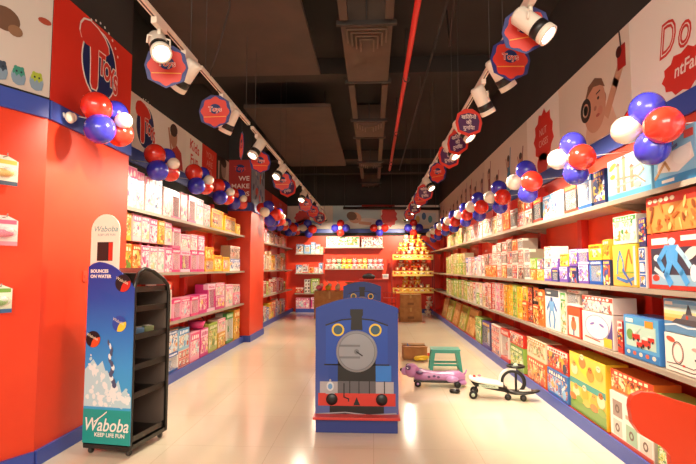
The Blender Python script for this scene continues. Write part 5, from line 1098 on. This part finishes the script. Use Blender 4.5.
mb = MB(); mb.tube([(.13 + .085 * math.cos(a), .085 * math.sin(a), .352) for a in [2 * PI * k / 24 for k in range(24)]], .013, K, 8, closed=True); mb.box((.13, 0, .350), (.16, .028, .012), K, bev=.004); mb.ball((.13, 0, .355), .026, SGR, .026, .012); mb.build('steering_wheel', t)
mb = MB(); loft(mb, [(.02, 0, .085, .04, .018), (.12, 0, .078, .085, .02), (.22, 0, .085, .10, .018), (.30, 0, .095, .075, .014), (.35, 0, .105, .035, .014), (.37, 0, .11, .01, .006)], K)
mb.build('front_footrest', t)
mb = MB(); loft(mb, [(.16, 0, .103, .05, .006), (.22, 0, .108, .065, .006), (.28, 0, .112, .05, .006)], SWH); mb.build('footrest_pad', t)
for (x, y, nm) in ((-.31, -.10, 'rear_wheel'), (-.31, .10, 'rear_wheel'), (.045, -.055, 'front_wheel'), (.20, -.055, 'front_wheel')):
    r = .044 if nm == 'rear_wheel' else .034
    mb = MB(); mb.lathe([(0, -.016), (r * .85, -.016), (r, -.010), (r, .010), (r * .85, .016), (0, .016)], K, 20, axis='y', c=(x, y, r)); mb.lathe([(0, -.018), (r * .45, -.018), (r * .45, .018), (0, .018)], SGR if nm == 'rear_wheel' else mat('3a3632', .4), 12, axis='y', c=(x, y, r)); mb.build(nm, t)
    mb = MB(); mb.tube([(x, y * .75, r + .012), (x + (.03 if nm == 'rear_wheel' else 0), y * .5, .105)], .012, K, 8); mb.build('wheel_fork', t)

t = thing('step_stool', 'teal plastic stool standing on the floor behind the lavender dog', 'stool', (.985, 7.05, 0), math.radians(-3))
TL = mat('3fa08c', .35, coat=.2)
mb = MB(); mb.box((0, 0, .288), (.40, .26, .024), TL, bev=.010); mb.box((0, 0, .262), (.385, .245, .03), TL, bev=.006); mb.build('seat', t)
for qx in (-1, 1):
    for qy in (-1, 1):
        mb = MB(); mb.M = Matrix.Identity(4)
        a, b2 = Vector((qx * .165, qy * .10, .26)), Vector((qx * .20, qy * .125, 0)); ww = .028
        top_ = [a + Vector((i * ww, j * .02, 0)) for i, j in ((-1, -1), (1, -1), (1, 1), (-1, 1))]; bot = [b2 + Vector((i * .022, j * .018, 0)) for i, j in ((-1, -1), (1, -1), (1, 1), (-1, 1))]
        for k in range(4): mb.quad([bot[k], bot[(k + 1) % 4], top_[(k + 1) % 4], top_[k]], TL)
        mb.quad(bot[::-1], TL); mb.quad(top_, TL); mb.build('leg', t)
for q in (-1, 1): mb = MB(); mb.box((0, q * .115, .09), (.34, .012, .03), TL, bev=.003); mb.build('stretcher', t)
mb = MB(); mb.lathe([(0, 0), (.05, 0), (.06, .012), (.058, .03), (.05, .03), (.045, .012), (0, .010)], K, 20); mb.box((.03, 0, .028), (.05, .03, .014), K, bev=.004)
o = mb.build('plastic_tray', None, (.915, 5.80, 0), .4); tag(o, 'small black plastic tray lying on the floor by the dog ride-on', 'tray')

def carton(name, label, loc, rz, w, d, h, cat='carton', group=None, flaps=False):
    t = thing(name, label, cat, loc, rz, group)
    mb = MB()
    if flaps:
        tk = .006
        mb.box((0, 0, tk / 2), (w, d, tk), CARD)
        for q in (-1, 1): mb.box((0, q * (d / 2 - tk / 2), h / 2), (w, tk, h), CARD); mb.box((q * (w / 2 - tk / 2), 0, h / 2), (tk, d - 2 * tk, h), CARD)
        mb.build('carton_body', t)
        for q in (-1, 1): mb = MB(); mb.box((0, q * (d / 2 + .035), h + .01), (w, .075, .005), CARD, rot=Matrix.Rotation(-q * .0, 3, 'X')); mb.build('flap', t)
    else:
        mb.box((0, 0, h / 2), (w, d, h), CARD, bev=.004); mb.build('carton_body', t)
        mb = MB(); mb.box((0, 0, h + .0006), (.05, d, .001), mat('c9a064', .25)); mb.box((0, -d / 2 - .0003, h * .86 + .0012), (.05, .0016, h * .28), mat('c9a064', .25)); mb.build('packing_tape', t); mb = MB(); mb.box((0, -d / 2 - .0006, h * .3), (w * .3, .001, h * .16), mat('8a5a34', .6)); mb.build('shipping_label', t)
    return t
carton('open_carton', 'low open cardboard carton on the floor behind the lavender dog', (.64, 7.95, 0), .05, .36, .26, .19, 'carton', None, True)
t = thing('toy_plane', 'yellow toy plane leaning by the low open carton', 'toy', (.72, 7.68, 0), .35)
mb = MB(); loft(mb, [(-.12, 0, .05, .01, .01), (-.09, 0, .05, .035, .035), (.03, 0, .05, .04, .038), (.12, 0, .055, .02, .02), (.14, 0, .06, .008, .008)], mat('e8c22a', .3), 12); mb.build('body', t)
mb = MB(); mb.box((-.02, 0, .045), (.07, .22, .012), mat('e8c22a', .3), bev=.004); mb.build('wing', t)
mb = MB(); mb.box((.12, 0, .09), (.035, .008, .06), mat('d8452a', .3), bev=.002); mb.build('tail_fin', t)
mb = MB(); mb.ball((.0, 0, .06), .06, mat('5a5f8a', .35), .05, .07); mb.tube([(0, 0, .11), (.02, 0, .17), (.0, 0, .22)], .02, mat('6a6f96', .35), 8, .01); mb.box((0, 0, .17), (.12, .015, .02), mat('6a6f96', .35), bev=.004); o = mb.build('toy_figure', None, (.53, 7.95, .0065), .2); tag(o, 'small blue-grey toy figure sticking out of the low open carton', 'toy')

# ================================================================== BACK OF THE SHOP
carton('stacked_carton', 'brown taped carton at the foot of the basket rack, lower one', (.98, 13.45, 0), .03, .57, .42, .36, 'carton', 'cartons by the basket rack')
carton('stacked_carton', 'brown taped carton at the foot of the basket rack, upper one', (.99, 13.45, .363), -.04, .55, .40, .34, 'carton', 'cartons by the basket rack')
carton('big_carton', 'big brown carton standing left of the blue train stands', (-1.22, 14.2, 0), .04, .86, .5, .76)
carton('tall_carton', 'narrow brown carton beside the red counter', (-.55, 14.35, 0), -.03, .36, .36, .96)
t = thing('carton_lid', 'flat tan cardboard lid lying on the narrow carton', 'carton lid', (-.55, 14.35, .966), .1); mb = MB(); mb.box((0, 0, .014), (.50, .42, .026), CARD, bev=.004); mb.build('lid', t)
for i, (x, c, lab) in enumerate([(-1.52, 'pink', 'pink bagged toy on the big carton, left of three'), (-1.27, 'yellow', 'yellow bagged toy on the big carton, middle of three'), (-1.0, 'cream', 'cream bagged toy on the big carton, right of three')]):
    t = thing('bagged_toy', lab, 'bagged toy', (x, 14.2, .764), i * .7, 'bagged toys on the big carton'); cc = {'pink': 'e06a8a', 'yellow': 'ecc43a', 'cream': 'efdcb8'}[c]
    mb = MB(); mb.ball((0, 0, .08), .10, mat(cc, .3), .08, .08); mb.ball((.06, 0, .15), .06, mat('f0e4d0', .3), .05, .05); mb.build('toy', t)
    mb = MB(); mb.tube([(0, 0, .17), (-.02, 0, .24), (-.05, 0, .27)], .02, PANE, 8, .035); mb.build('bag_neck', t)
t = thing('red_counter', 'low red counter in front of the back wall', 'counter', (.02, 15.2, 0))
mb = MB(); mb.box((0, 0, .52), (.84, .42, 1.04), REDP, bev=.005); mb.build('body', t)
mb = MB(); mb.box((0, 0, 1.055), (.90, .46, .03), mat('d8402a', .35), bev=.004); mb.build('top', t)
t = thing('black_bag', 'black bag lying on top of the red counter', 'bag', (-.13, 15.2, 1.072)); mb = MB(); mb.ball((0, 0, .06), .2, mat('1c1a1a', .5), .1, .06); mb.build('body', t)
mb = MB(); mb.tube([(-.1, 0, .1), (-.05, 0, .16), (.06, 0, .16), (.1, 0, .1)], .008, K, 6); mb.build('strap', t)
mb = MB(); mb.box((0, 0, .07), (.18, .1, .14), WHITE, bev=.006); mb.box((0, -.0505, .08), (.12, .002, .06), mat('b8c8d0', .4)); o = mb.build('white_box', None, (.37, 15.1, 1.072), .1); tag(o, 'small white box at the right end of the red counter', 'box')
t = thing('wire_basket_stand', 'red wire basket stand between red counter and basket rack', 'basket stand', (.42, 13.2, 0))
for z in (.35, .62):
    mb = MB()
    for k in range(6):
        for (a, b) in (((-.16 + .064 * k, -.14, 0), (-.16 + .064 * k, -.14, .14)), ((-.16, -.14 + .056 * k, 0), (-.16, -.14 + .056 * k, .14)), ((.16, -.14 + .056 * k, 0), (.16, -.14 + .056 * k, .14)), ((-.16 + .064 * k, .14, 0), (-.16 + .064 * k, .14, .14))): mb.tube([(a[0], a[1], a[2] + z), (b[0], b[1], b[2] + z)], .003, mat('c83a2c', .4), 5)
    for zz in (0, .14): mb.tube([(-.16, -.14, z + zz), (.16, -.14, z + zz), (.16, .14, z + zz), (-.16, .14, z + zz)], .005, mat('c83a2c', .4), 6, closed=True)
    mb.box((0, 0, z), (.32, .28, .006), mat('c83a2c', .4)); mb.build('basket', t)
for q in (-1, 1):
    for p in (-1, 1): mb = MB(); mb.tube([(q * .168, p * .148, 0), (q * .168, p * .148, .78)], .007, mat('c83a2c', .4), 6); mb.build('post', t)
# back wall shelves: left part, three narrow shelves; middle part, two wide ones
for z, x0, x1, lab in ((1.86, -2.48, -1.58, 'short shelf board on the back wall left part, top one'), (1.24, -2.48, -1.58, 'short shelf board on the back wall left part, middle one'), (.60, -2.48, -1.58, 'short shelf board on the back wall left part, lowest one'), (2.06, -1.54, .34, 'long shelf board high on the back wall, holding two big boxes'), (1.38, -1.54, .34, 'long shelf board on the back wall, holding the plush row')):
    shelf(x0, x1, YB - .34, YB - .001, z, '-y', lab, 'shelf boards on the back wall')
def bwall(z, spec, rowname):
    for i, (x0, x1, h, p, st) in enumerate(spec):
        toy_box('toy_box', (x1 - x0) * .94, .24, h, p, st, '%s box on the back wall, %s, %s from the left' % (DESC[p], rowname, ORD[i]), 'toy box', 'toy boxes on the back wall', ((x0 + x1) / 2, YB - .32, z + .003), random.uniform(-.03, .03))
bwall(1.86, [(-2.46, -2.22, .30, 'white_blue', E_), (-2.21, -1.99, .28, 'sky', 'window'), (-1.98, -1.84, .36, 'sky', E_), (-1.83, -1.70, .30, 'white_blue', E_), (-1.69, -1.59, .22, 'cream', E_)], 'short top shelf')
bwall(1.24, [(-2.46, -2.27, .26, 'white_blue', E_), (-2.26, -2.06, .28, 'white', 'window'), (-2.05, -1.88, .20, 'orange', E_), (-1.87, -1.74, .18, 'pale_pink', E_), (-1.73, -1.60, .32, 'white_blue', E_)], 'short middle shelf')
bwall(.60, [(-2.46, -2.20, .18, 'red', E_), (-2.19, -1.98, .44, 'charcoal', 'grid'), (-1.97, -1.70, .46, 'lime', 'window')], 'short lowest shelf')
bwall(.105, [(-2.46, -2.0, .34, 'pink', E_), (-1.98, -1.62, .36, 'magenta', 'window')], 'floor deck')
bwall(2.06, [(-1.52, -.40, .33, 'white_green', E_), (-.38, .32, .32, 'white', E_)], 'long high shelf')

def plush(x, y, z, rz, c, label, grp, s=1.0, kind=0, bag=False):
    t = thing('plush_toy', label, 'plush toy', (x, y, z), rz, grp); m = noisy_plush(c); m2 = noisy_plush('f0e2cc')
    mb = MB(); mb.ball((0, 0, .085 * s), .075 * s, m, .065 * s, .085 * s, 12); mb.ball((0, -.045 * s, .08 * s), .045 * s, m2, .025 * s, .055 * s, 10)
    for q in (-1, 1): mb.ball((q * .075 * s, -.03 * s, .11 * s), .028 * s, m, .03 * s, .05 * s, 8); mb.ball((q * .05 * s, -.06 * s, .028 * s), .035 * s, m, .045 * s, .028 * s, 8)
    mb.build('body', t)
    mb = MB(); mb.ball((0, -.01 * s, .215 * s), .070 * s, m, .065 * s, .062 * s, 12); mb.ball((0, -.065 * s, .20 * s), .03 * s, m2, .025 * s, .022 * s, 8); mb.ball((0, -.088 * s, .208 * s), .009 * s, K, .006 * s, .007 * s, 6)
    for q in (-1, 1):
        mb.ball((q * .026 * s, -.070 * s, .232 * s), .008 * s, K, .006 * s, .008 * s, 6)
        if kind == 0: mb.ball((q * .055 * s, 0, .268 * s), .024 * s, m, .014 * s, .024 * s, 8)
        else: mb.ball((q * .03 * s, 0, .30 * s), .016 * s, m, .012 * s, .055 * s, 8)
    mb.build('head', t); return t
_pl = {}
def noisy_plush(c):
    if c not in _pl:
        m = mat('%s' % c, .85); _pl[c] = m
    return _pl[c]
PC = [('f0a9a0', 'coral pink'), ('e6c9b8', 'beige'), ('a8d0b0', 'mint green'), ('ecd65a', 'yellow'), ('ecd65a', 'yellow'), ('eeb0b4', 'pink'), ('e8b08a', 'peach'), ('eed070', 'pale yellow'), ('b0b8c0', 'grey'), ('e8a8a8', 'rose'), ('d8b0c0', 'mauve')]
for i, (c, n) in enumerate(PC):
    plush(-1.42 + i * .166, YB - .17, 1.383, random.uniform(-.3, .3), c, '%s plush animal on the long back wall shelf, %s from the left' % (n, ORD[i]), 'plush toys on the back wall shelf', 1.08, i % 2)
# basket rack
t = thing('basket_rack', 'red rack with three yellow wooden trays in the back right corner', 'rack', (1.22, 15.62, 0))
YW = noisy('yellow_wood', 'e8b84a', 'f0cc6a', 6, .45)
for z, nm in ((1.66, 'top'), (1.16, 'mid'), (.64, 'low')):
    mb = MB(); mb.box((0, 0, z), (1.20, .46, .018), YW)
    for q in (-1, 1): mb.box((0, q * .235, z + .02), (1.24, .014, .055), YW); mb.box((0, q * .235, z + .13), (1.24, .014, .04), YW); mb.box((q * .612, 0, z + .07), (.014, .46, .15), YW)
    for k in range(7): mb.box((-.6 + k * .2, -.235, z + .07), (.04, .012, .13), YW)
    mb.build('tray', t)
for q in (-1, 1):
    for p in (-1, 1): mb = MB(); mb.box((q * .64, p * .22, .95), (.035, .035, 1.90), mat('b83426', .4), bev=.003); mb.build('post', t)
rr = random.Random(33); n = 0
OC = [('e8a83a', 'golden'), ('e07a2a', 'orange'), ('efc85a', 'yellow'), ('d8a070', 'tan'), ('e8542a', 'red-orange'), ('c8b8a8', 'pale'), ('e8c08a', 'cream')]
for z, lab, layers in ((1.67, 'top', ((0, 6), (.2, 5), (.40, 3))), (1.17, 'middle', ((0, 6), (.2, 5))), (.65, 'lower', ((0, 6), (.2, 3)))):
    k = 0
    for dz, cnt in layers:
        for i in range(cnt):
            c, nn = rr.choice(OC); x = 1.22 + (i - (cnt - 1) / 2) * .185 + (0 if cnt == 6 else rr.uniform(-.03, .03))
            plush(x, 15.60 + rr.uniform(-.03, .03), z + .006 + dz * 1.25, rr.uniform(-.5, .5), c, '%s plush toy in the %s yellow tray, %s counted from its left bottom' % (nn, lab, ORD[k]), 'plush toys in the yellow trays', rr.uniform(.85, 1.0), rr.randrange(2)); k += 1
for i, (x, z) in enumerate([(1.62, 0.003), (1.66, .28)]): plush(x, 15.1, z, .2, ['e8d0b8', 'e8c8a8'][i], 'pale plush toy under the yellow trays, %s of two' % ['lower', 'upper'][i], 'plush toys under the rack', 1.0, 0)


mb = MB(); mb.tube([(-.02, .26, .04), (0, 0, 0), (.28, 0, -.22), (.52, 0, -.42), (.71, 0, -.5)], .02, mat('5a5a9a', .4), 8); o = mb.build('blue_ribbon', None, (1.42, 15.93, 2.40)); tag(o, 'blue ribbon slanting down from the back wall balloons to the corner', 'ribbon')
